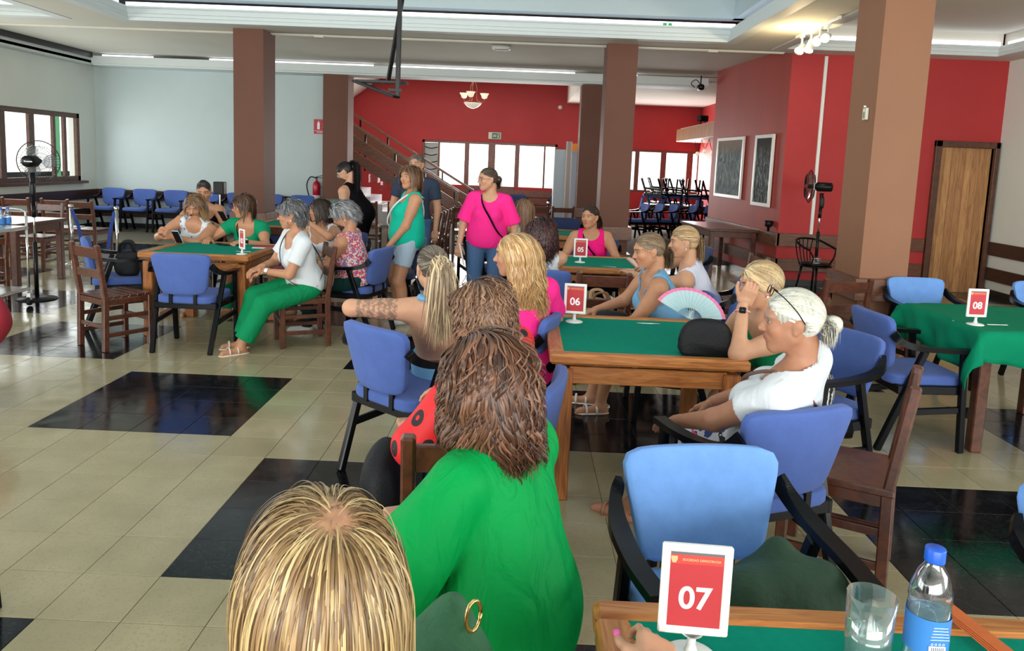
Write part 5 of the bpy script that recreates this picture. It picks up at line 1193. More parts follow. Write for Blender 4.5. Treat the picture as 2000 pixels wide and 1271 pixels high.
def folds(X, amp, seed, k=22, axis=(0, 0, 1)):
    rs = np.random.RandomState(seed); out = 0
    for i in range(3):
        d = rs.randn(3); d[2] *= .45; d = nz(d)*k*(.6+.8*rs.rand()); d2 = rs.randn(3)*7
        out = out+np.sin(X@d+1.6*np.sin(X@d2+rs.rand()*6)+rs.rand()*6)
    return amp*out/2.2
def cloth_mesh(name, ps, t, res, m, par, cuts, amp=.004, seed=1, k=22, kind=None, extra=None, groups=()):
    """ps: trunk primitives cut by 'cuts'; groups: (primitives, cuts) of sleeves or legs, trimmed on their own then joined"""
    q = infl(ps, t)+(extra or []); allp = q+[x for g_, c_ in groups for x in infl(g_, t)]; bb = [pbb(p, .03) for p in allp]
    lo, hi = np.min([b[0] for b in bb], 0), np.max([b[1] for b in bb], 0); F_, G = field(q, res, lo, hi); X = grid(G)
    for g_, c_ in groups:
        F2, _ = field(infl(g_, t), res, lo, hi)
        for c in c_: F2 = np.maximum(F2, c(X))
        h = np.maximum(.02-np.abs(F_-F2), 0)/.02; F_ = np.minimum(F_, F2)-h*h*.02*.25
    if amp: F_ = F_+folds(X, amp, seed, k)
    for c in cuts: F_ = np.maximum(F_, c(X))
    P, Q = nets(F_, G)
    if len(P) == 0: return None
    return link(name, arr_mesh(name, P, Q, m), par)
def plane(n, p): n = nz(n); p = np.array(p, float); return lambda X: (X-p)@n
def notball(c, r, sc=(1, 1, 1)): c = np.array(c, float); sc = np.array(sc, float); return lambda X: r-np.sqrt((((X-c)*sc)**2).sum(-1))
def notcone(p, ex=.0): return lambda X: -(pd(p, X)-ex)
def person(label, hip, yaw, head, hyaw, hpitch=0, hroll=0, s=1.0, fat=1.0, res=.012, hres=.0055, skin=(.50, .26, .16), lip=(.35, .09, .08),
           hands=((-.2, .35, .75), (.2, .35, .75)), poles=((-1, -.5, -.6), (1, -.5, -.6)), handdir=(None, None), handn=((0, 0, 1), (0, 0, 1)), curl=(.35, .35),
           stand=False, feet=None, top=None, bottom=None, hair=None, glasses=None, browc=(.1, .06, .04), shoes=None, seed=1, jaw=1.0, bust=1.0, brow=True, legs=True, knees=None, neckband=None, male=False, group=None, tattoo=False, watch=None, earr=False, strap=None, necklace=False, ok=False):
    """hip: world x,y,z of pelvis centre. head: world eye-level centre. hands/feet: offsets right, forward, absolute z from hip in the body frame"""
    rs = np.random.RandomState(seed); H_ = np.array(hip, float); C = np.array(head, float); c, sn = math.cos(yaw), math.sin(yaw); Rr = np.array([c, sn, 0.]); Ff = np.array([-sn, c, 0.]); Z = np.array([0, 0, 1.])
    loc = lambda v: np.array([H_[0], H_[1], 0])+Rr*v[0]+Ff*v[1]+Z*v[2]
    Rh = rotM(hyaw, hpitch, hroll); hb = C-(Rh[2]*.07+Rh[1]*.03)*s          # head base
    NB = hb*0.0+C-Z*.165*s-nz(np.array([C[0]-H_[0], C[1]-H_[1], 0])+1e-9)*.0-(Rh[1]*np.array([1, 1, 0]))*.035*s
    up = nz(NB-H_); Fb = nz(Ff-up*(Ff@up)); Rb = np.cross(Fb, up); A = np.array([Rb, Fb, up]); L = np.linalg.norm(NB-H_); b = lambda x, y, z: H_+Rb*x*s+Fb*y*s+up*z*L
    f_ = fat; tor = [ell(b(0, -.015, .02), np.array([.165*f_, .125*f_, .13])*s, A, .06), ell(b(0, .015+.02*(f_-1), .30), np.array([.140*f_, .108*f_, .15])*s, A, .07), ell(b(0, .0, .62), np.array([.150*(.6+.4*f_), .108*(.6+.4*f_), .17])*s, A, .07)]
    if bust > 0 and not male: tor += [ell(b(sd*.070, .085*f_, .60), np.array([.062, .062, .062])*s*bust, A, .04) for sd in (-1, 1)]
    shw = .160 if not male else .185; SH = [b(-shw*(.7+.3*f_), -.005, .905), b(shw*(.7+.3*f_), -.005, .905)]
    tor += [cone(SH[0]+(SH[1]-SH[0])*.14, SH[1]-(SH[1]-SH[0])*.14, .058*s, .058*s, .06), cone(b(0, -.015, .95), SH[0], .055*s, .048*s, .04), cone(b(0, -.015, .95), SH[1], .055*s, .048*s, .04)]
    neck = [cone(b(0, -.015, .93), hb+Rh[1]*(-.02), .052*s*(.75+.25*f_), .050*s*(.8+.2*f_), .025)]
    arms, hnd, wr, el, tips = [], [], [], [], []
    for i, sd in enumerate((-1, 1)):
        W_ = loc(hands[i]) if not isinstance(hands[i], np.ndarray) else hands[i]; po = Rr*poles[i][0]+Ff*poles[i][1]+Z*poles[i][2]
        E1, W_ = ik(SH[i], W_, .275*s, .245*s, po); wr.append(W_); el.append(E1); g = (.5+.5*f_)
        arms.append([cone(SH[i], E1, .049*s*g, .040*s*g, .03), ell(SH[i]+(E1-SH[i])*.35, np.array([.046, .046, .09])*s*g, np.array([nz(np.cross(E1-SH[i], (0.3, 0.1, 1))), nz(np.cross(E1-SH[i], np.cross(E1-SH[i], (0.3, 0.1, 1)))), nz(E1-SH[i])]), .03), cone(E1, W_, .039*s*g, .026*s, .02)])
        hd = W_-E1 if handdir[i] is None else Rr*handdir[i][0]+Ff*handdir[i][1]+Z*handdir[i][2]; hn = Rr*handn[i][0]+Ff*handn[i][1]+Z*handn[i][2]
        dd = nz(hd); nn = nz(hn-dd*(hn@dd)); x0 = np.cross(dd, nn); side = 1 if (x0@Rr)*(-sd) > 0 else -1
        if abs(x0@Rr) < .2: side = 1 if (x0@Z) > 0 else -1
        hp, tip = hand_prims(W_, hd, hn, curl[i], side, s*.98); hnd.append(hp); tips.append(tip)
    hj = [b(-.088*f_, 0, -.02), b(.088*f_, 0, -.02)]; lg = []; ft = []; kn = []
    if feet is None: feet = ((-.10, .46, .06), (.10, .44, .06)) if not stand else ((-.10, .0, .07), (.10, .02, .07))
    for i, sd in enumerate((-1, 1)):
        F0 = loc(feet[i]); po = (Ff+Z*.6+Rr*sd*.15) if not stand else (Ff+Rr*sd*.05)
        if knees: po = Rr*knees[i][0]+Ff*knees[i][1]+Z*knees[i][2]
        K_, F0 = ik(hj[i], F0, .41*s, .385*s, po); kn.append(K_); fd = nz(Ff+Rr*sd*.15); g = (.5+.5*f_)
        lg.append([cone(hj[i], K_, .086*s*g, .058*s*g, .05), cone(K_, F0, .054*s*g, .034*s, .03), ell(K_+(F0-K_)*.3-fd*.012, np.array([.050, .050, .11])*s*g, None if stand or True else None, .03)])
        gz_ = F0-Z*.035*s; ft.append([cone(F0-fd*.02*s-Z*.02*s, F0-fd*.035*s-Z*.04*s, .03*s, .026*s, .03), cone(F0-Z*.035*s, F0+fd*.14*s-Z*.045*s, .032*s, .022*s, .03), cone(F0+fd*.10*s-Z*.046*s+Rr*.02, F0+fd*.16*s-Z*.048*s-Rr*.01, .018*s, .015*s, .02)])
    root = thing('person', label, 'person', (H_[0], H_[1], 0), 0, group); rootinv = np.array([H_[0], H_[1], 0.])
    def child(o):
        if o is None: return None
        o.parent = root; o.location = -rootinv; return o
    # body: trunk and limbs coarse, head and hands fine, all one mesh
    cutz = float(hb[2]-.045*s); ncp = hb+(NB-hb)*.45; bodyps = tor+neck+arms[0]+arms[1]+[q for h in hnd for q in h[:1]]
    if legs: bodyps = bodyps+lg[0]+lg[1]+(ft[0]+ft[1] if shoes is None or shoes.get('open') else [])
    F_, G = field(bodyps, res); X = grid(G); nu = nz(hb-NB); m_ = (np.linalg.norm(X-ncp, axis=-1) < .16*s); F_ = np.where(m_, np.maximum(F_, (X-ncp)@nu-.012), F_)
    P, Q = nets(F_, G); skc = np.array(skin); cc = np.tile(skc, (len(P), 1))
    if tattoo:
        e = el[0]; d0 = nz(e-SH[0]); t_ = (P-SH[0])@d0; onarm = (t_ > .03) & (t_ < .24) & (np.linalg.norm(P-SH[0]-t_[:, None]*d0, axis=1) < .08); nn = (P-SH[0]-t_[:, None]*d0); ang = np.arctan2(nn[:, 2], nn@np.cross(d0, Z)); pat = np.sin(t_*170+3*np.cos(ang*5))*np.sin(ang*9+t_*60); mk = (onarm & (pat > -.15) & (nn@(-Ff) > -.02)); cc[mk] = cc[mk]*.42+np.array([.03, .035, .035])
    parts = [(P, Q, cc)]
    hp_, hq_, hc_ = head_mesh(C, Rh, s, neck+tor[-2:], hres, skin, lip, brow, -9, jaw, browc); parts_h = (hp_, hq_, hc_)
    F2, G2 = None, None
    # clip head at neck plane by dropping faces below it
    keepv = ((hp_-ncp)@nu) > -.004; kq = keepv[hq_].all(1); parts.append((hp_, hq_[kq], hc_))
    for i in (0, 1):
        if ok is False or True:
            F3, G3 = field(hnd[i], .0045 if hres < .006 else .006, pad_=.01); a, q = nets(F3, G3); col_h = np.tile(skc*.97, (len(a), 1)); parts.append((a, q, col_h))
    P, Q, cc = cat(parts); body = child(link('body', arr_mesh('body', P, Q, SKIN, cc)))
    # hair
    if hair:
        hs = dict(hair); n = hs.get('n', 220); lines = strands(C, Rh, s, hs, n, rs); pal = hs['pal']; P, Q, K = strand_mesh(lines, C, Rh, s, pal, rs, hs.get('tip'), hs.get('flat', .4))
        g = lambda x, y, z: C+(Rh.T@np.array([x, y, z]))*s; t = hs.get('cap', .006)
        cp = [ell(g(0, -.014, .032), np.array([.074+t, .094+t, .087+t])*s, Rh, .02)]
        if not hs.get('tie'): cp.append(ell(g(0, -.035, -.02), np.array([.070+t, .070+t, .07+t])*s, Rh, .03))
        if hs.get('bun'): cp.append(ell(g(*hs['bun'][:3]), np.array([1, .9, 1])*hs['bun'][3]*s, Rh, .008))
        for ex in hs.get('extra', []): cp.append(ell(g(*ex[:3]), np.array(ex[3:6])*s, Rh, .03))
        F_, G = field(cp, max(hres, .006)); X = grid(G); Lc = (X-C)@Rh.T/s; F_ = F_+hs.get('rip', .0025)*np.sin(np.arctan2(Lc[..., 0], Lc[..., 1]+.0)*hs.get('ripn', 34)+20*Lc[..., 2]+2*np.sin(60*Lc[..., 2]))
        hz = hs.get('hairline', .084 if hs.get('tie') else .066); fc = np.sqrt(((Lc[..., 0])/.070)**2+((Lc[..., 1]-.115)/.085)**2+((Lc[..., 2]+.055-(hz-.062))/.125)**2)-1; F_ = np.maximum(F_, -fc*.08*s)
        ear = .037-np.sqrt((Lc[..., 1]-.0)**2+(Lc[..., 2]+.012)**2); F_ = np.maximum(F_, np.where(np.abs(Lc[..., 0]) > .05, ear, -1)*s)
        nl = hs.get('capnape', -.055); F_ = np.maximum(F_, ((nl+.0)-Lc[..., 2])*s); a, q = nets(F_, G); base = np.mean(pal, 0)*.72; pp = (a-C)@Rh.T/s; bc = np.tile(base, (len(a), 1))*(1+.25*np.sin(np.arctan2(pp[:, 0], pp[:, 1])*31))[:, None]  # cap colour darkened as shade beneath the strands
        if hs.get('scalp'): mk = np.exp(-((pp[:, 0]-hs['scalp'][0])**2+(pp[:, 1]-hs['scalp'][1])**2)/hs['scalp'][2]**2)[:, None]*(pp[:, 2] > .05)[:, None]; bc = bc*(1-mk)+np.array([.45, .22, .12])*mk
        P, Q, K = cat([(P, Q, K), (a, q, bc)]); child(link('hair', arr_mesh('hair', P, Q, HAIR, K)))
        if hs.get('band'): 
            q_ = MB(); tt = np.array(hs['tie']); ctr = g(*tt); q_.tube([ctr+Rh.T@np.array([.016*math.cos(a_), 0, .016*math.sin(a_)]) for a_ in np.linspace(0, 2*PI, 14)], .007, 6, False); o = child(obj('hair_tie', q_, hs['band'], None, True))
    # garments
    def cut_common(tp):
        cu = []; nr = tp.get('neck', .095); cu.append(notball(b(0, tp.get('neckf', .045), .99)+Z*tp.get('necku', .02), nr*s)); return cu
    if top:
        tp = top; m_ = tp['mat']; t = tp.get('t', .010); base = tor[:]; cu = cut_common(tp); 
        grp = []
        if tp.get('sleeve', 0) > 0:
            for i in (0, 1):
                sl = tp['sleeve']; gp = [cone(SH[i], el[i], (.049*(.5+.5*f_)+tp.get('flare', 0)*.3)*s, (.043*(.5+.5*f_)+tp.get('flare', 0))*s, .03)]
                if sl > .5: p0 = el[i]+(wr[i]-el[i])*(sl-.5)*2; dn = nz(wr[i]-el[i]); gp = gp+[cone(el[i], p0, (.041+tp.get('flare', 0)*.8)*s, (.036+tp.get('flare', 0)*.8)*s, .02)]; cf = [lambda X, a=p0, d=dn, e=el[i]: np.where(np.linalg.norm(X-a, axis=-1) < .14*s, (X-a)@d, -1.0), lambda X, a=p0, d=dn: np.where(np.linalg.norm(X-a-d*.12, axis=-1) < .12, (X-a)@d, -1.0)]
                else: p0 = SH[i]+(el[i]-SH[i])*sl*2; dn = nz(el[i]-SH[i]); cf = [plane(dn, p0)]
                grp.append((gp, cf))
        else:
            for i in (0, 1): cu.append(notball(SH[i]+(SH[i]-b(0, 0, .9))*.16, tp.get('hole', .082)*s, (1, 1, .8)))
        if tp.get('bareback'): cu.append(plane(up, b(0, 0, tp['bareback'])))
        hem = tp.get('hem', -.09); cu.append(plane(-up, b(0, 0, hem)))
        bx = tp.get('boxy', 0); ext = [ell(b(0, -.005, .10), np.array([.158*f_+bx, .128*f_+bx, .17])*s, A, .06)]+([ell(b(0, .0, .36), np.array([.150*f_+bx, .120*f_+bx, .17])*s, A, .06)] if bx else [])+([ell(b(0, .0, -.12), np.array([.150*f_+bx, .135*f_+bx, .20])*s, A, .06)] if tp.get('long') else [])
        child(cloth_mesh(tp.get('name', 't_shirt'), base, t, tp.get('res', res), m_, None, cu, tp.get('amp', .0035), seed, tp.get('k', 24), extra=ext, groups=grp))
        for so in tp.get('straps', ()):  # narrow straps over each shoulder
            for sd in (-1, 1):
                q_ = MB(); P_ = bez([b(sd*.075, .10*f_, .70), b(sd*.085, .075, .90), b(sd*.085, .0, 1.01), b(sd*.08, -.08, .90), b(sd*.07, -.105*f_, .66)], 5); q_.tube(P_, so, 6, True, .4); child(obj('shoulder_strap', q_, m_, None, True))
    if bottom and legs:
        bt = bottom; ps = [tor[0]]+[ell(b(0, 0, .06), np.array([.162*f_, .128*f_, .10])*s, A, .05)]; ln = bt.get('len', 1.0); wd_ = bt.get('wide', .0); cu = [plane(up, b(0, 0, bt.get('waist', .16)))]; grp = []
        for i in (0, 1):
            F0 = lg[i][1][2]; gp = [cone(hj[i], kn[i], .088*s*(.5+.5*f_), .062*s*(.5+.5*f_)+wd_*.5, .05)]
            if ln > .5: p0 = kn[i]+(F0-kn[i])*(ln-.5)*2; q0 = (ln-.5)*2; gp += [cone(kn[i], p0, .058*s*(.5+.5*f_)+wd_*.5, (.058+(.042-.058)*q0)*s+wd_*(.5+.5*q0), .03)]; dn = nz(F0-kn[i]); cf = [lambda X, a=p0, d=dn: np.where(np.linalg.norm(X-a, axis=-1) < .16, (X-a)@d, -1.0)]
            else: p0 = hj[i]+(kn[i]-hj[i])*ln*2; cf = [plane(nz(kn[i]-hj[i]), p0)]
            grp.append((gp, cf))
        child(cloth_mesh(bt.get('name', 'trousers'), ps, .010, res, bt['mat'], None, cu, .003, seed+5, 20, groups=grp))
    if shoes:
        for i in (0, 1):
            if shoes.get('open'):
                F0 = lg[i][1][2]; fd = nz(Ff+Rr*(-1, 1)[i]*.15); q_ = MB(); ctr = F0+fd*.055*s; A_ = np.array([np.cross(fd, Z), fd, Z]); q_.pad(ctr-Z*(.072-.004)*s, (.085*s, .255*s, .026), .6, 6, None, A_.T); child(obj('sandal_sole', q_, shoes['mat'], None, True))
                q_ = MB(); sdv = np.cross(fd, Z)
                for o_ in (.10, .03): q_.tube([F0+fd*o_*s+sdv*.040*s*math.cos(a_)-Z*.055*s+Z*.055*s*math.sin(a_) for a_ in np.linspace(0, PI, 9)], .008, 5, True, .5)
                q_.tube([F0-fd*.04*s-Z*.015*s+sdv*.036*s*math.cos(a_)-fd*.02*math.sin(a_) for a_ in np.linspace(0, PI, 9)], .006, 5); child(obj('sandal_strap', q_, shoes['mat'], None, True))
            else:
                F_, G = field(infl(ft[i], .006), .009); a, q = nets(F_, G); child(link('shoe', arr_mesh('shoe', a, q, shoes['mat'])))
    g = lambda x, y, z: C+(Rh.T@np.array([x, y, z]))*s
    if glasses:
        q_ = MB(); gz0 = glasses.get('z', .004); gy0 = glasses.get('y', .0)
        for sd in (-1, 1):
            q_.tube([g(sd*.033+.026*math.cos(a_), .098+gy0-.004*math.cos(a_)*sd, gz0+.019*math.sin(a_)) for a_ in np.linspace(0, 2*PI, 17)], .0019*glasses.get('w', 1), 5, False); q_.tube([g(sd*.059, .095+gy0, gz0+.006), g(sd*.080, .03+gy0, gz0+.006), g(sd*.079, -.02+gy0, gz0-.002)], .0019*glasses.get('w', 1), 5)
        q_.tube([g(-.008, .101+gy0, gz0+.004), g(.008, .101+gy0, gz0+.004)], .0019, 5); go = child(obj('glasses', q_, glasses['mat'], None, True))
    if earr:
        for sd in (-1, 1): q_ = MB(); q_.pad(g(sd*.084, -.006, -.040), (.011, .011, .013), 1, 4); child(obj('earring', q_, M['white_plastic'], None, True))
    if necklace:
        q_ = MB(); q_.tube([b(.066*math.sin(a_), .052*math.cos(a_)+.01, .965-.035*math.cos(a_)) for a_ in np.linspace(0, 2*PI, 24)], .002, 4, False); child(obj('necklace', q_, M['gold'], None, True))
    if watch is not None:
        i = watch.get('arm', 0); e, w_ = el[i], wr[i]; d_ = nz(w_-e); q_ = MB(); ctr = w_-d_*.035*s; u_ = nz(np.cross(d_, Z)+1e-6); v_ = np.cross(u_, d_); q_.tube([ctr+(u_*math.cos(a_)+v_*math.sin(a_))*.031*s for a_ in np.linspace(0, 2*PI, 18)], .009 if watch.get('wide', 1) else .003, 6, False, .5 if watch.get('wide', 1) else 1); ws = child(obj('watch_strap' if watch.get('wide', 1) else 'bracelet', q_, watch['mat'], None, True))
        if watch.get('face', 1): q_ = MB(); fdv = nz(watch.get('dir', (0, -1, .3))); fdv = nz(fdv-d_*(fdv@d_)); q_.box(ctr+fdv*.034*s, (.034, .030, .010), .004, np.array([np.cross(d_, fdv), d_, fdv]).T); obj('watch_face', q_, M['black_plastic'] if watch.get('dark', 1) else M['white_plastic'], ws)
    if strap:
        sd = strap.get('side', 1); o_ = .018; q_ = MB()
        pts = [b(-sd*.17*f_, .06, .05), b(-sd*.12, .135*f_+o_, .28), b(-sd*.04, .15*f_+o_*.6, .55), b(sd*.05, .10*f_+o_, .82), b(sd*.085, .03, 1.01), b(sd*.07, -.08, .92), b(-sd*.02, -.118*f_-o_, .60), b(-sd*.12, -.115*f_-o_, .28), b(-sd*.18*f_, -.03, .05)]
        q_.tube(bez(pts, 5), strap.get('w', .012), 6, True, .3); child(obj('bag_strap', q_, strap['mat'], None, True))
    if neckband: q_ = MB(); q_.tube([NB+nu*.02+np.array([.062*math.cos(a_), .062*math.sin(a_), .0])*s for a_ in np.linspace(0, 2*PI, 20)], .024, 8, False, .7); child(obj('halter_collar', q_, neckband, None, True))
    root['_x'] = 1; del root['_x']
    return dict(tips=tips, root=root, wr=wr, el=el, C=C, Rh=Rh, b=b, g=g, child=child, kn=kn, SH=SH)
# ================================================================ CLOTHS AND PEOPLE
D = math.radians
def pat_mat(name, base, spots, scale=20, thr=.35, rough=.8, dist='voronoi', stretch=(1, 1, 1), ring=False):
    m = bpy.data.materials.new(name); m.use_nodes = True; N, L = nt(m); b = N['Principled BSDF']; tc = N.new('ShaderNodeTexCoord'); mp = N.new('ShaderNodeMapping'); L.new(tc.outputs['Object'], mp.inputs[0]); mp.inputs['Scale'].default_value = stretch; last = None
    for i, (c, sc, th) in enumerate(spots):
        mp2 = N.new('ShaderNodeMapping'); mp2.inputs['Location'].default_value = (i*3.1, i*1.7, i*.9); L.new(mp.outputs[0], mp2.inputs[0])
        if dist == 'wave':
            v = N.new('ShaderNodeTexWave'); v.inputs['Scale'].default_value = sc; v.inputs['Distortion'].default_value = 9; v.inputs['Detail Scale'].default_value = 1.5; out = v.outputs[0]
        elif dist == 'noise':
            v = N.new('ShaderNodeTexNoise'); v.inputs['Scale'].default_value = sc; v.inputs['Detail'].default_value = 2; out = v.outputs[0]
        else:
            v = N.new('ShaderNodeTexVoronoi'); v.inputs['Scale'].default_value = sc; out = v.outputs[0]
        L.new(mp2.outputs[0], v.inputs['Vector']); k = N.new('ShaderNodeMath'); k.operation = 'LESS_THAN' if dist == 'voronoi' else 'GREATER_THAN'; k.inputs[1].default_value = th; L.new(out, k.inputs[0]); fo = k.outputs[0]
        if ring:
            k2 = N.new('ShaderNodeMath'); k2.operation = 'GREATER_THAN'; k2.inputs[1].default_value = th*.35; L.new(out, k2.inputs[0]); k3 = N.new('ShaderNodeMath'); k3.operation = 'MULTIPLY'; L.new(fo, k3.inputs[0]); L.new(k2.outputs[0], k3.inputs[1]); fo = k3.outputs[0]
        mx = N.new('ShaderNodeMix'); mx.data_type = 'RGBA'; L.new(fo, mx.inputs[0])
        if last: L.new(last, mx.inputs[6])
        else: mx.inputs[6].default_value = (*base, 1)
        mx.inputs[7].default_value = (*c, 1); last = mx.outputs[2]
    L.new(last, b.inputs['Base Color']); b.inputs['Roughness'].default_value = rough; return m
cl = lambda n, c, r=.8, **k: mat(n, c, r, bump=k.pop('bump', .15), bscale=k.pop('bscale', 300), spec=.10, wrinkle=k.pop('wrinkle', .35), **k)
WHITE = cl('white_cotton', (.66, .70, .74)); GREEN_J = cl('bright_green_satin', (.0015, .33, .070), .5, wrinkle=.6); REDB = pat_mat('red_cloth_black_rings', (.72, .012, .018), [((.012, .008, .01), 13, .36)], ring=True, stretch=(1.0, 1.0, .75), rough=.6)
PINK = cl('hot_pink_cotton', (.93, .030, .27)); PINK2 = cl('deep_pink_cotton', (.85, .012, .20)); TEAL = cl('turquoise_green_cotton', (.008, .44, .30)); GREENB = cl('green_blouse_cotton', (.006, .26, .12)); NAVY = cl('navy_shirt_cotton', (.035, .05, .085)); BLACKC = cl('black_cotton', (.004, .004, .0055)); SKYB = cl('pale_blue_cotton', (.17, .38, .60)); GREENT = cl('green_trouser_cotton', (.006, .24, .09), wrinkle=.5); DENIM = cl('pale_denim', (.38, .50, .62)); DENIM2 = cl('mid_blue_denim', (.065, .13, .26)); GREEN_D = cl('emerald_cotton', (.004, .20, .08)); DKTR = cl('dark_teal_cotton', (.008, .035, .035))
FLORAL = pat_mat('white_cloth_blue_petals', (.64, .68, .72), [((.16, .22, .38), 14, .22), ((.36, .38, .42), 22, .18)]); REDPAT = pat_mat('red_white_print', (.55, .05, .07), [((.66, .58, .60), 55, .50), ((.18, .16, .38), 38, .58), ((.62, .10, .12), 70, .62)], dist='noise'); FLOW = pat_mat('flower_print_trousers', (.60, .60, .66), [((.03, .06, .22), 14, .56), ((.75, .06, .20), 9, .60), ((.015, .015, .02), 17, .63)], dist='noise'); ZEBRA = pat_mat('zebra_print', (.70, .70, .68), [((.015, .015, .015), 14, .5)], dist='wave')
BEIGE_SH = mat('cream_leather', (.70, .60, .50), .5); TAN_SH = mat('tan_leather', (.30, .16, .09), .5); WHITE_SH = mat('white_shoe', (.6, .6, .6), .5)
BLKPL = M['black_plastic']; REDPL = mat('dark_red_glasses_frame', (.18, .01, .03), .3)
sk1 = (.49, .24, .135); sk2 = (.56, .30, .185); sk3 = (.42, .20, .12); lipr = (.38, .12, .10)
dkb = [(.030, .016, .010), (.045, .022, .014), (.022, .012, .008)]; blk = [(.010, .008, .008), (.016, .012, .012)]; brn = [(.10, .045, .022), (.16, .075, .035), (.06, .028, .016)]; gry = [(.20, .20, .21), (.32, .32, .33), (.10, .10, .11), (.42, .42, .43)]; bld = [(.62, .42, .20), (.48, .30, .13), (.72, .53, .28), (.34, .20, .09)]; whi = [(.62, .62, .55), (.68, .68, .62), (.58, .58, .52), (.66, .62, .50)]
# woman with pale blue phone at table 02
person('woman in white floral sleeveless top looking down at a pale blue phone at table 02', (-3.40, 7.98, .53), D(176), (-3.31, 7.66, 1.08), D(186), D(24), D(-6), 1.0, 1.12, .013, .006, sk1, lipr,
       hands=((-.06, .66, .80), (.08, .62, .80)), curl=(.5, .7), handdir=((.3, .6, .5), (-.3, .6, .6)), handn=((-.8, .3, 0), (.8, .3, 0)), top=dict(mat=FLORAL, name='blouse', neck=.085, necku=.0, hole=.080, hem=-.12), bottom=dict(mat=FLORAL, name='skirt'),
       hair=dict(n=260, length=.22, pal=[(.16, .08, .04), (.26, .14, .06), (.10, .05, .03)], part=(.02, .05, .12), lift=(.006, .022), width=.007, tip=((.42, .27, .13), .35, .4)), seed=2, earr=True)
person('woman in green ruffled blouse and dark glasses with forearms on table 02', (-2.80, 8.02, .53), D(172), (-2.84, 7.72, 1.09), D(128), D(6), 0, 1.0, 1.12, .013, .006, sk1, lipr,
       hands=((-.16, .62, .775), (.20, .60, .775)), curl=(.3, .3), handdir=((.3, 1, -.1), (-.3, 1, -.1)), top=dict(mat=GREENB, name='blouse', neck=.105, necku=-.01, sleeve=.2, flare=.018), bottom=dict(mat=GREEN_D),
       hair=dict(n=240, length=.15, pal=[(.07, .035, .02), (.12, .06, .03), (.04, .02, .012)], part=(-.04, .06, .11), lift=(.010, .026), width=.007), glasses=dict(mat=REDPL), seed=3, necklace=True, strap=dict(mat=BLACKC, side=1), watch=dict(arm=0, mat=WHITE_SH))
person('woman in black vest with dark hair pinned up high, behind the floral top', (-3.70, 8.98, .53), D(190), (-3.66, 8.72, 1.17), D(196), D(12), 0, 1.0, 1.08, .014, .0065, sk1, lipr,
       hands=((-.05, .42, .85), (.08, .45, .92)), curl=(.5, .6), handn=((-.8, .3, 0), (.8, .3, 0)), top=dict(mat=BLACKC, name='vest', neck=.125, necku=-.02, hole=.095), bottom=dict(mat=BLACKC),
       hair=dict(n=160, pal=blk, tie=(0, -.03, .118), tail=.0, bun=(0, .012, .092, .052), lift=(.002, .008)), seed=4, earr=True)
# woman in green trousers
w4 = person('grey-haired woman in white t-shirt and wide green trousers seated in profile at table 02', (-1.86, 6.52, .53), D(126), (-1.95, 6.40, 1.13), D(100), D(4), 0, 1.0, 1.10, .010, .005, sk1, lipr,
       hands=((-.02, .36, .66), (.02, .38, .69)), curl=(.5, .4), handdir=((.25, 1, -.35), (-.3, 1, -.3)), feet=((-.10, .58, .065), (.08, .52, .065)), top=dict(mat=WHITE, neck=.105, necku=-.005, sleeve=.33, flare=.016, hem=-.10, amp=.004), bottom=dict(mat=GREENT, wide=.028, len=.93),
       hair=dict(n=420, length=.085, pal=[(.10, .10, .11), (.20, .20, .21), (.30, .30, .31), (.06, .06, .065)], part=(0, .06, .10), lift=(.008, .028), width=.006, wave=.006, down=.3), glasses=dict(mat=BLKPL), shoes=dict(open=True, mat=BEIGE_SH), seed=5, earr=True, strap=dict(mat=cl('dark_grey_strap', (.06, .06, .07)), side=1, w=.010), watch=dict(arm=0, mat=M['chrome'], dark=0, dir=(-.2, -1, .6)))
sack('belt_bag', 'small maroon bag in the lap of the woman in green trousers', (w4['b'](0, .22, .1)[0]-.0, w4['b'](0, .22, .1)[1], .60), (.17, .09, .10), mat('maroon_cloth', (.13, .012, .03), .7), 40, .8, .3, 21, False)
person('woman with dark bobbed hair in white sleeveless top behind table 02', (-2.02, 8.02, .53), D(150), (-2.10, 7.86, 1.07), D(120), D(2), 0, 1.0, 1.10, .014, .006, sk1, lipr,
       hands=((-.12, .40, .95), (.12, .38, .68)), curl=(.8, .4), top=dict(mat=WHITE, name='sleeveless_top', neck=.125, necku=-.04, hole=.084), bottom=dict(mat=DKTR),
       hair=dict(n=240, length=.24, pal=dkb, part=(.0, .05, .12), lift=(.008, .026), width=.008, wave=.004), seed=6)
person('grey-haired woman in red and white patterned sleeveless top looking down', (-1.50, 6.98, .53), D(80), (-1.63, 6.92, 1.10), D(96), D(32), 0, 1.0, 1.12, .012, .0055, sk1, lipr,
       hands=((-.06, .36, .70), (.04, .38, .70)), curl=(.5, .5), handdir=((.3, 1, -.2), (-.3, 1, -.2)), top=dict(mat=REDPAT, name='sleeveless_top', neck=.100, hole=.080, hem=-.12), bottom=dict(mat=DKTR), shoes=dict(mat=WHITE_SH),
       hair=dict(n=380, length=.10, pal=gry, part=(0, .06, .10), lift=(.010, .030), width=.007, wave=.005, down=.3), seed=7, earr=True)
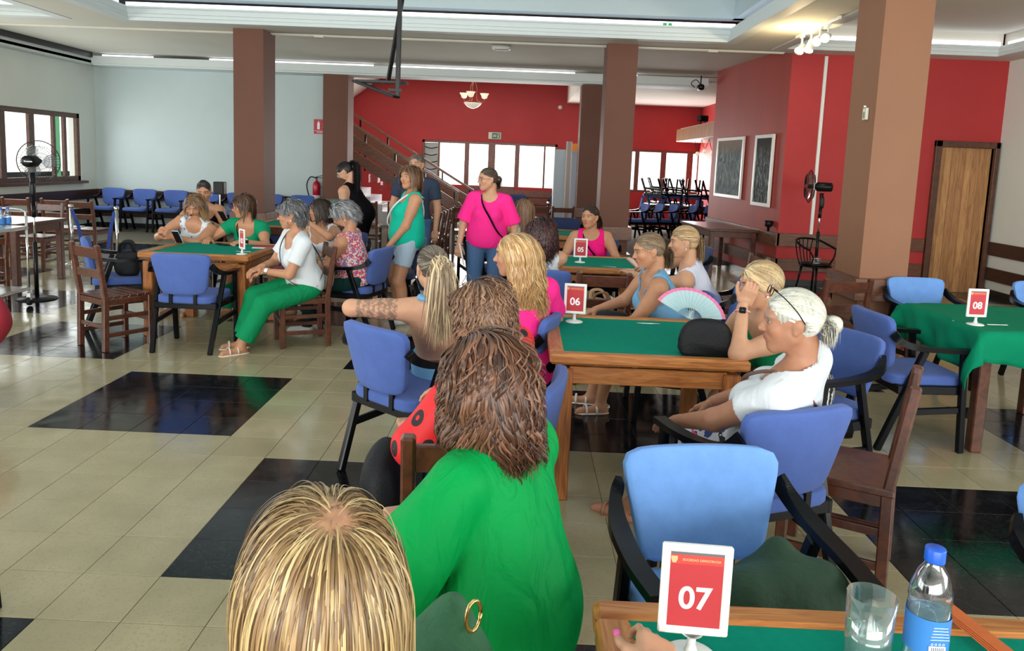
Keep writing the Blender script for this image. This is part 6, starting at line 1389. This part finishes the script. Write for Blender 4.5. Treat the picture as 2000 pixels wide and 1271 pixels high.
# standing figures at the back
person('woman in black strappy top with long black ponytail bending forward by the stairs', (-1.98, 9.45, .92), D(75), (-2.20, 9.42, 1.44), D(85), D(38), 0, 1.0, 1.05, .014, .0065, sk2, lipr, stand=True,
       hands=((-.05, .25, .88), (.10, .30, .90)), poles=((-1, -.8, -.2), (1, -.8, -.2)), feet=((-.10, -.02, .07), (.10, .06, .07)), top=dict(mat=BLACKC, name='strap_top', neck=.125, necku=-.03, hole=.098, hem=-.2), bottom=dict(mat=BLACKC), shoes=dict(mat=BLKPL),
       hair=dict(n=200, pal=blk, tie=(0, -.105, .045), tail=.50, taild=(0, -1, .1), wave=.010, lift=(.003, .010), width=.009), glasses=dict(mat=WHITE_SH), seed=8)
person('woman in turquoise tank top and denim shorts standing', (-1.15, 7.55, .84), D(112), (-1.12, 7.52, 1.455), D(146), D(-4), 0, .98, 1.18, .011, .0055, sk1, (.42, .12, .10), stand=True,
       hands=((-.16, .20, .80), (.26, .04, .78)), poles=((-.6, -1, -.2), (.8, -1, 0)), curl=(.6, .5), top=dict(mat=TEAL, name='tank_top', neck=.110, necku=-.01, hole=.086, hem=-.12, t=.013, boxy=.008), bottom=dict(mat=DENIM, name='denim_shorts', len=.30), shoes=dict(mat=WHITE_SH),
       hair=dict(n=300, length=.19, pal=[(.09, .04, .018), (.14, .065, .028), (.20, .10, .045)], part=(-.01, .06, .12), lift=(.010, .028), width=.008, wave=.002), strap=dict(mat=WHITE, side=-1, w=.009), seed=9)
w9 = person('man in dark blue t-shirt with white print standing behind the turquoise top', (-1.30, 9.15, .88), D(185), (-1.28, 9.1, 1.57), D(165), 0, 0, 1.06, 1.1, .014, .0065, sk2, (.34, .12, .10), stand=True, male=True,
       hands=((-.26, .06, .78), (.27, .05, .78)), poles=((-1, -1, 0), (1, -1, 0)), top=dict(mat=NAVY, neck=.08, sleeve=.30, flare=.014, hem=-.16), bottom=dict(mat=DENIM2, name='jeans'), shoes=dict(mat=WHITE_SH), hair=dict(n=200, length=.03, pal=[(.12, .10, .09), (.2, .17, .15)], width=.005, lift=(.001, .004), cap=.003, down=.2), seed=10)
lb = w9['b']; q_ = MB(); P_ = [lb(-.02+x, .135, .70+z) for x, z in ((-.08, -.10), (-.03, -.02), (.03, .06), (.07, .14))]; q_.tube(bez(P_, 3), [.006]*4+[.016]*3+[.014, .01, .006], 6, True, .3) if False else q_.tube(P_, [.008, .02, .018, .006], 6, True, .3)
q_.tube([lb(-.10, .135, .60), lb(-.05, .137, .66), lb(0.02, .137, .70)], [.004, .010, .008], 6, True, .3); q_.tube([lb(.03, .137, .74), lb(.08, .137, .70)], [.010, .004], 6, True, .3)
for k in range(4): q_.box(lb(-.075+.05*k, .137, .50), (.036, .012, .06), .003, rotz(D(185)))
w9['child'](obj('white_print', q_, WHITE, None))
person('woman in hot pink t-shirt and jeans standing, black strap across her chest', (-.36, 7.85, .84), D(176), (-.37, 7.80, 1.46), D(118), D(2), 0, .98, 1.18, .010, .0052, sk2, lipr, stand=True,
       hands=((-.30, .05, .76), (.27, .10, .78)), poles=((-1, -1, 0), (1, -1, 0)), curl=(.5, .7), top=dict(mat=PINK, neck=.090, sleeve=.46, flare=.030, hem=-.14, t=.014, boxy=.022), bottom=dict(mat=DENIM2, name='jeans', len=.62), shoes=dict(mat=WHITE_SH),
       hair=dict(n=240, pal=[(.07, .045, .03), (.12, .08, .05), (.04, .025, .018)], tie=(0, -.105, .0), tail=.10, bun=(0, -.125, -.005, .042), taild=(.2, -1, -.3), lift=(.001, .006), wave=.01, hairline=.085, cap=.003), glasses=dict(mat=REDPL), seed=11, strap=dict(mat=BLACKC, side=1, w=.014))
pen('closed_hand_fan', -.60, 7.68, .70, 30, 'pale closed hand fan hanging from the hand of the woman in hot pink', .24, 'far_plaster', .010).rotation_euler = (0, D(60), D(-60))
person('woman with long straight brown hair seated behind the standing woman in pink', (.02, 8.7, .53), D(10), (.0, 8.62, 1.12), D(40), D(5), 0, 1.0, 1.0, .015, .0065, sk2, lipr, hands=((-.12, .25, 1.05), (.15, .35, .7)), top=dict(mat=WHITE, name='white_vest', neck=.10, hole=.09), bottom=dict(mat=DENIM2),
       hair=dict(n=220, length=.36, pal=[(.24, .13, .07), (.34, .20, .11), (.16, .08, .04)], lift=(.004, .018), width=.009, down=.9), seed=12)
person('woman with dark maroon curly hair in white vest at the left end of table 05', (.16, 6.30, .53), D(10), (.14, 6.22, 1.08), D(62), D(5), 0, 1.0, 1.05, .014, .006, sk2, lipr, hands=((-.12, .42, .72), (.15, .45, .77)), top=dict(mat=WHITE, name='white_vest', neck=.11, hole=.090), bottom=dict(mat=BLACKC),
       hair=dict(n=420, length=.26, pal=[(.045, .012, .012), (.07, .018, .018), (.025, .010, .010)], part=(0, .05, .11), lift=(.010, .035), width=.008, wave=.014, wfreq=26, curl=.7), seed=13)
person('woman in deep pink sleeveless top behind table 05 facing the viewer', (.74, 8.02, .53), D(176), (.70, 7.92, 1.11), D(146), D(-2), 0, 1.0, 1.15, .011, .0055, sk1, lipr,
       hands=((-.12, .40, .68), (.14, .40, .68)), top=dict(mat=PINK2, name='sleeveless_top', neck=.088, hole=.086), bottom=dict(mat=BLACKC),
       hair=dict(n=260, pal=dkb, tie=(0, -.11, .01), tail=.20, taild=(0, -1, .2), wave=.014, curl=.5, wfreq=30, lift=(.003, .010), width=.008), seed=14, strap=dict(mat=BLACKC, side=1, w=.012))
# near group, backs to the viewer
person('woman with very long wavy blonde hair in off-shoulder hot pink top left of table 06', (.03, 4.16, .50), D(24), (-.04, 4.17, 1.14), D(86), D(3), 0, 1.0, 1.12, .009, .0048, sk2, lipr, legs=True,
       hands=((-.10, .38, .70), (.16, .36, .70)), feet=((-.1, .42, .06), (.14, .40, .06)), top=dict(mat=PINK, name='off_shoulder_top', neck=.150, neckf=.0, necku=-.02, sleeve=.34, flare=.02, t=.014, hem=-.16, amp=.006), bottom=dict(mat=BLACKC),
       hair=dict(n=620, length=.50, pal=[(.50, .29, .12), (.62, .40, .19), (.40, .21, .09), (.70, .50, .27)], part=(.0, .05, .12), lift=(.003, .018), width=.0070, wave=.011, wfreq=27, curl=.3, down=.9, steps=26, back=.06, front=.05, tip=((.52, .30, .12), .4, .5)), seed=15)
person('woman with blonde ponytail, bare back and tattooed arm resting on the chair back', (-.36, 4.14, .50), D(-10), (-.46, 3.94, 1.08), D(22), D(4), 0, 1.0, 1.22, .009, .0048, sk2, lipr, tattoo=True,
       hands=(np.array([-.70, 4.10, .80]), (.18, .38, .68)), poles=((-1.0, -.35, .05), (1, -.4, -.6)), handn=((0, 0, 1), (0, 0, 1)), top=dict(mat=SKYB, name='halter_top', neck=.13, hole=.16, bareback=.28, hem=-.12), bottom=dict(mat=DENIM2), neckband=SKYB,
       hair=dict(n=520, pal=[(.06, .045, .035), (.10, .075, .055), (.20, .15, .10), (.04, .03, .022)], tie=(0, -.108, .045), tail=.44, taild=(0, -1, .2), wave=.010, wfreq=24, lift=(.001, .006), width=.0065, band=M['black_plastic'], tip=None, steps=22, tailpal=[(.50, .38, .22), (.62, .49, .30), (.36, .26, .15), (.20, .14, .09)]), seed=16, earr=True, watch=None)
person('woman with short wavy brown hair, dark red glasses and red blouse with black ring print', (-.03, 2.98, .50), D(52), (-.15, 2.90, 1.07), D(62), D(4), 0, 1.0, 1.16, .009, .0048, sk2, lipr,
       hands=((-.26, .30, .58), (.05, .36, .66)), poles=((-1, -.5, -.6), (1, -.5, -.6)), top=dict(mat=REDB, name='blouse', neck=.085, sleeve=.64, flare=.028, t=.014, hem=-.15, amp=.005), bottom=dict(mat=BLACKC), glasses=dict(mat=REDPL, w=1.5),
       hair=dict(n=620, length=.17, pal=[(.16, .075, .04), (.24, .125, .07), (.10, .045, .025), (.30, .17, .10)], part=(.0, .03, .12), lift=(.012, .034), width=.0065, wave=.007, wfreq=22, down=.55, steps=18), shoes=dict(mat=BLKPL), seed=17)
w17 = person('large woman with wavy dark brown hair in a bright green jacket in the foreground', (.01, 1.88, .50), D(60), (-.085, 1.95, 1.075), D(52), D(4), 0, 1.04, 1.12, .008, .0045, sk2, lipr,
       hands=((-.16, .34, .60), (.10, .40, .60)), poles=((-1.3, -.3, -.8), (1, -.5, -.6)), top=dict(mat=GREEN_J, name='jacket', neck=.095, sleeve=.97, flare=.034, t=.020, hem=-.55, amp=.013, k=12, long=1), bottom=dict(mat=GREEN_J),
       hair=dict(n=1500, length=.27, pal=[(.085, .034, .018), (.13, .055, .028), (.05, .022, .014), (.19, .085, .045)], part=(-.01, .05, .12), lift=(.010, .036), width=.0060, wave=.013, wfreq=17, curl=.3, down=.72, steps=24, spread=1), seed=18)
person('blonde woman in the near foreground seen from behind, bald crown patch in her hair', (-.16, .86, .48), D(20), (-.252, .97, 1.070), D(26), D(6), 0, 1.0, 1.05, .012, .006, sk2, lipr, legs=False,
       hands=((-.2, .3, .6), (.2, .3, .6)), top=dict(mat=cl('grey_green_shirt', (.25, .27, .22)), neck=.09, sleeve=.35), browc=(.3, .2, .1),
       hair=dict(n=3300, length=.36, pal=[(.13, .07, .03), (.34, .21, .09), (.50, .36, .16), (.27, .16, .07), (.55, .42, .21), (.20, .12, .05), (.42, .30, .15)], part=(.005, -.062, .108), lift=(.003, .032), width=.0029, wave=.004, wfreq=8, down=.93, steps=24, cap=.008, hairline=.09, capnape=-.10, scalp=(.012, -.060, .034), flat=.5), seed=19)
# right group
person('woman with light brown ponytail in pale blue strap top in profile beyond table 06', (1.03, 5.10, .53), D(92), (.84, 5.02, 1.10), D(98), D(10), 0, 1.0, 1.14, .010, .005, sk1, lipr,
       hands=((.0, .44, .62), (.1, .5, .66)), curl=(.4, .4), feet=((-.10, .46, .06), (.10, .50, .06)), top=dict(mat=SKYB, name='strap_top', neck=.128, necku=-.02, hole=.096, hem=-.16, boxy=.01, straps=(.004,), t=.014), bottom=dict(mat=SKYB, name='dress_skirt', len=.40), shoes=dict(open=True, mat=M['far_plaster']),
       hair=dict(n=420, pal=[(.20, .13, .075), (.28, .19, .11), (.13, .08, .045)], tie=(0, -.115, -.015), tail=.12, taild=(0, -1, -.1), lift=(.001, .006), width=.0065, wave=.006, hairline=.08), seed=20)
person('blonde woman in white vest with yellow hair clip leaning toward table 05', (1.46, 5.98, .53), D(68), (1.23, 5.80, 1.09), D(88), D(2), 0, 1.0, 1.10, .011, .0052, sk2, lipr,
       hands=((-.10, .60, .80), (.25, .58, .80)), poles=((-.6, -.4, -.8), (1, -.4, -.4)), top=dict(mat=cl('lilac_white_cotton', (.60, .62, .74)), name='vest', neck=.115, hole=.092, hem=-.15), bottom=dict(mat=BLACKC),
       hair=dict(n=360, pal=[(.46, .30, .15), (.58, .40, .21), (.30, .19, .10)], tie=(0, -.10, .03), tail=.18, taild=(0, -1, -.2), lift=(.004, .014), width=.008, wave=.012, band=mat('yellow_clip', (.75, .62, .08), .4)), seed=21, earr=True)
w21 = person('woman with blonde bob in green top resting her face on her hand at table 06', (1.50, 3.98, .53), D(112), (1.20, 3.80, 1.08), D(96), D(4), D(0), 1.0, 1.12, .009, .0048, sk2, lipr,
       hands=(np.array([1.10, 3.71, 1.00]), (.15, .40, .72)), poles=((-.3, .9, -1.6), (1, -.3, -.6)), handdir=((-.35, -.2, 1), None), handn=((-.9, .5, 0), (0, 0, 1)), curl=(.7, .4), top=dict(mat=GREEN_D, name='tank_top', neck=.11, hole=.088), bottom=dict(mat=ZEBRA, name='zebra_skirt'), shoes=dict(mat=BLKPL),
       hair=dict(n=560, length=.14, pal=[(.62, .45, .24), (.74, .58, .36), (.50, .34, .17), (.36, .24, .13)], tie=(0, -.105, -.035), tail=.05, taild=(0, -.6, -.8), lift=(.002, .014), width=.0065, cap=.012, hairline=.070, steps=18), seed=22, earr=True, watch=dict(arm=0, mat=mat('pink_strap', (.75, .42, .40), .5), dir=(-.3, -1, .2)), necklace=False)
w22 = person('white-haired woman with low ponytail and sunglasses on her head in a white t-shirt', (1.02, 2.98, .50), D(48), (1.01, 2.80, 1.10), D(80), D(2), 0, 1.02, 1.18, .009, .0045, sk3, lipr,
       hands=((-.16, .34, .60), (.12, .36, .60)), poles=((-1, -.3, -.5), (1, -.3, -.5)), feet=((.02, .66, .06), (.20, .56, .06)), knees=((-.9, .3, .8), (.2, .6, .7)), top=dict(mat=WHITE, neck=.108, necku=.0, sleeve=.25, flare=.014, t=.012, res=.0075, hem=-.2, amp=.006), bottom=dict(mat=FLOW, name='floral_trousers', len=.72, wide=.015), shoes=dict(open=True, mat=TAN_SH),
       hair=dict(n=700, pal=whi, tie=(0, -.118, .0), tail=.075, taild=(0, -1, .0), wave=.008, bun=(0, -.148, -.002, .034), lift=(.001, .009), width=.006, band=mat('dark_blue_tie', (.05, .06, .14), .7), hairline=.066, cap=.008), browc=(.3, .3, .28), seed=23, strap=dict(mat=cl('brown_grey_strap', (.18, .11, .09)), side=-1, w=.008))
g = w22['g']; q_ = MB()
for sd in (-1, 1):
    q_.tube(bez([g(sd*.030, .066, .122), g(sd*.074, .035, .098), g(sd*.090, -.005, .055), g(sd*.086, -.035, .010)], 5), .0022, 5)
    q_.tube([g(sd*.034+.026*math.cos(a_), .075-.006*math.sin(a_), .116+.015*math.sin(a_)) for a_ in np.linspace(0, 2*PI, 16)], .002, 5, False)
w22['child'](obj('sunglasses', q_, M['black_wood'], None, True))
# soft crumpled things
def soft(name, label, cat_, loc, prims, m, amp, seed, res=.008, k=16):
    t = thing(name, label, cat_, loc); q = cloth_mesh('cloth', [ell(p[:3], p[3:], None, .04) for p in prims], 0, res, m, t, [plane((0, 0, -1), (0, 0, .0))], amp, seed, k); return t
soft('tote_bag', 'dark green canvas bag lying on the sky blue armchair behind the 07 sign', 'bag', (.70, 1.88, .475), [(0, 0, .06, .20, .15, .10), (-.08, -.05, .10, .09, .10, .09), (.11, -.02, .09, .10, .12, .08), (.02, .06, .13, .05, .05, .09)], M['dk_green'], .020, 3, .007, 15)
soft('shoulder_bag', 'sage green cloth bag at the side of the woman in the green jacket', 'bag', (-.12, 1.33, .56), [(0, 0, .10, .10, .08, .13), (.02, .03, .20, .04, .04, .07)], M['sage'], .014, 5, .007, 18)
soft('black_leg_bundle', 'black cloth bundle in place of trouser legs beside the woman in the red blouse', 'coat', (-.50, 2.88, .12), [(0, 0, .22, .09, .16, .22)], M['black_cloth'], .012, 7)  # bundle added for the black trouser shape, not a separate garment
soft('crimson_coat', 'crimson coat draped over the armchair at the left picture edge', 'coat', (-3.34, 4.66, .36), [(0, 0, .18, .13, .15, .18)], M['crimson'], .015, 9)
# hand with pink nails at the near table edge
w23 = person('person mostly outside the frame whose hand with pink nails rests on the near table', (.12, .86, .40), D(-8), (.13, .76, .93), D(0), D(10), 0, 1.0, 1.0, .012, .007, sk2, lipr, legs=False, brow=False,
       hands=((-.18, .28, .62), np.array([.262, 1.275, .790])), poles=((-1, -.5, -.3), (1, -.5, -.6)), handdir=(None, (-.02, 1, .15)), handn=((0, 0, 1), (.45, -.1, 1)), curl=(.4, (.55, .65, .75, .8)), top=dict(mat=BLACKC, neck=.09, sleeve=.35), hair=dict(n=120, length=.1, pal=brn, width=.008), seed=24,
       watch=dict(arm=1, mat=M['gold'], wide=0, face=0))

q_ = MB(); q_.pad(w23['tips'][1]+np.array([0, .002, .006]), (.013, .020, .009), .7, 6); w23['child'](obj('thumb_nail', q_, mat('pink_nail_polish', (.85, .12, .45), .25), None, True))
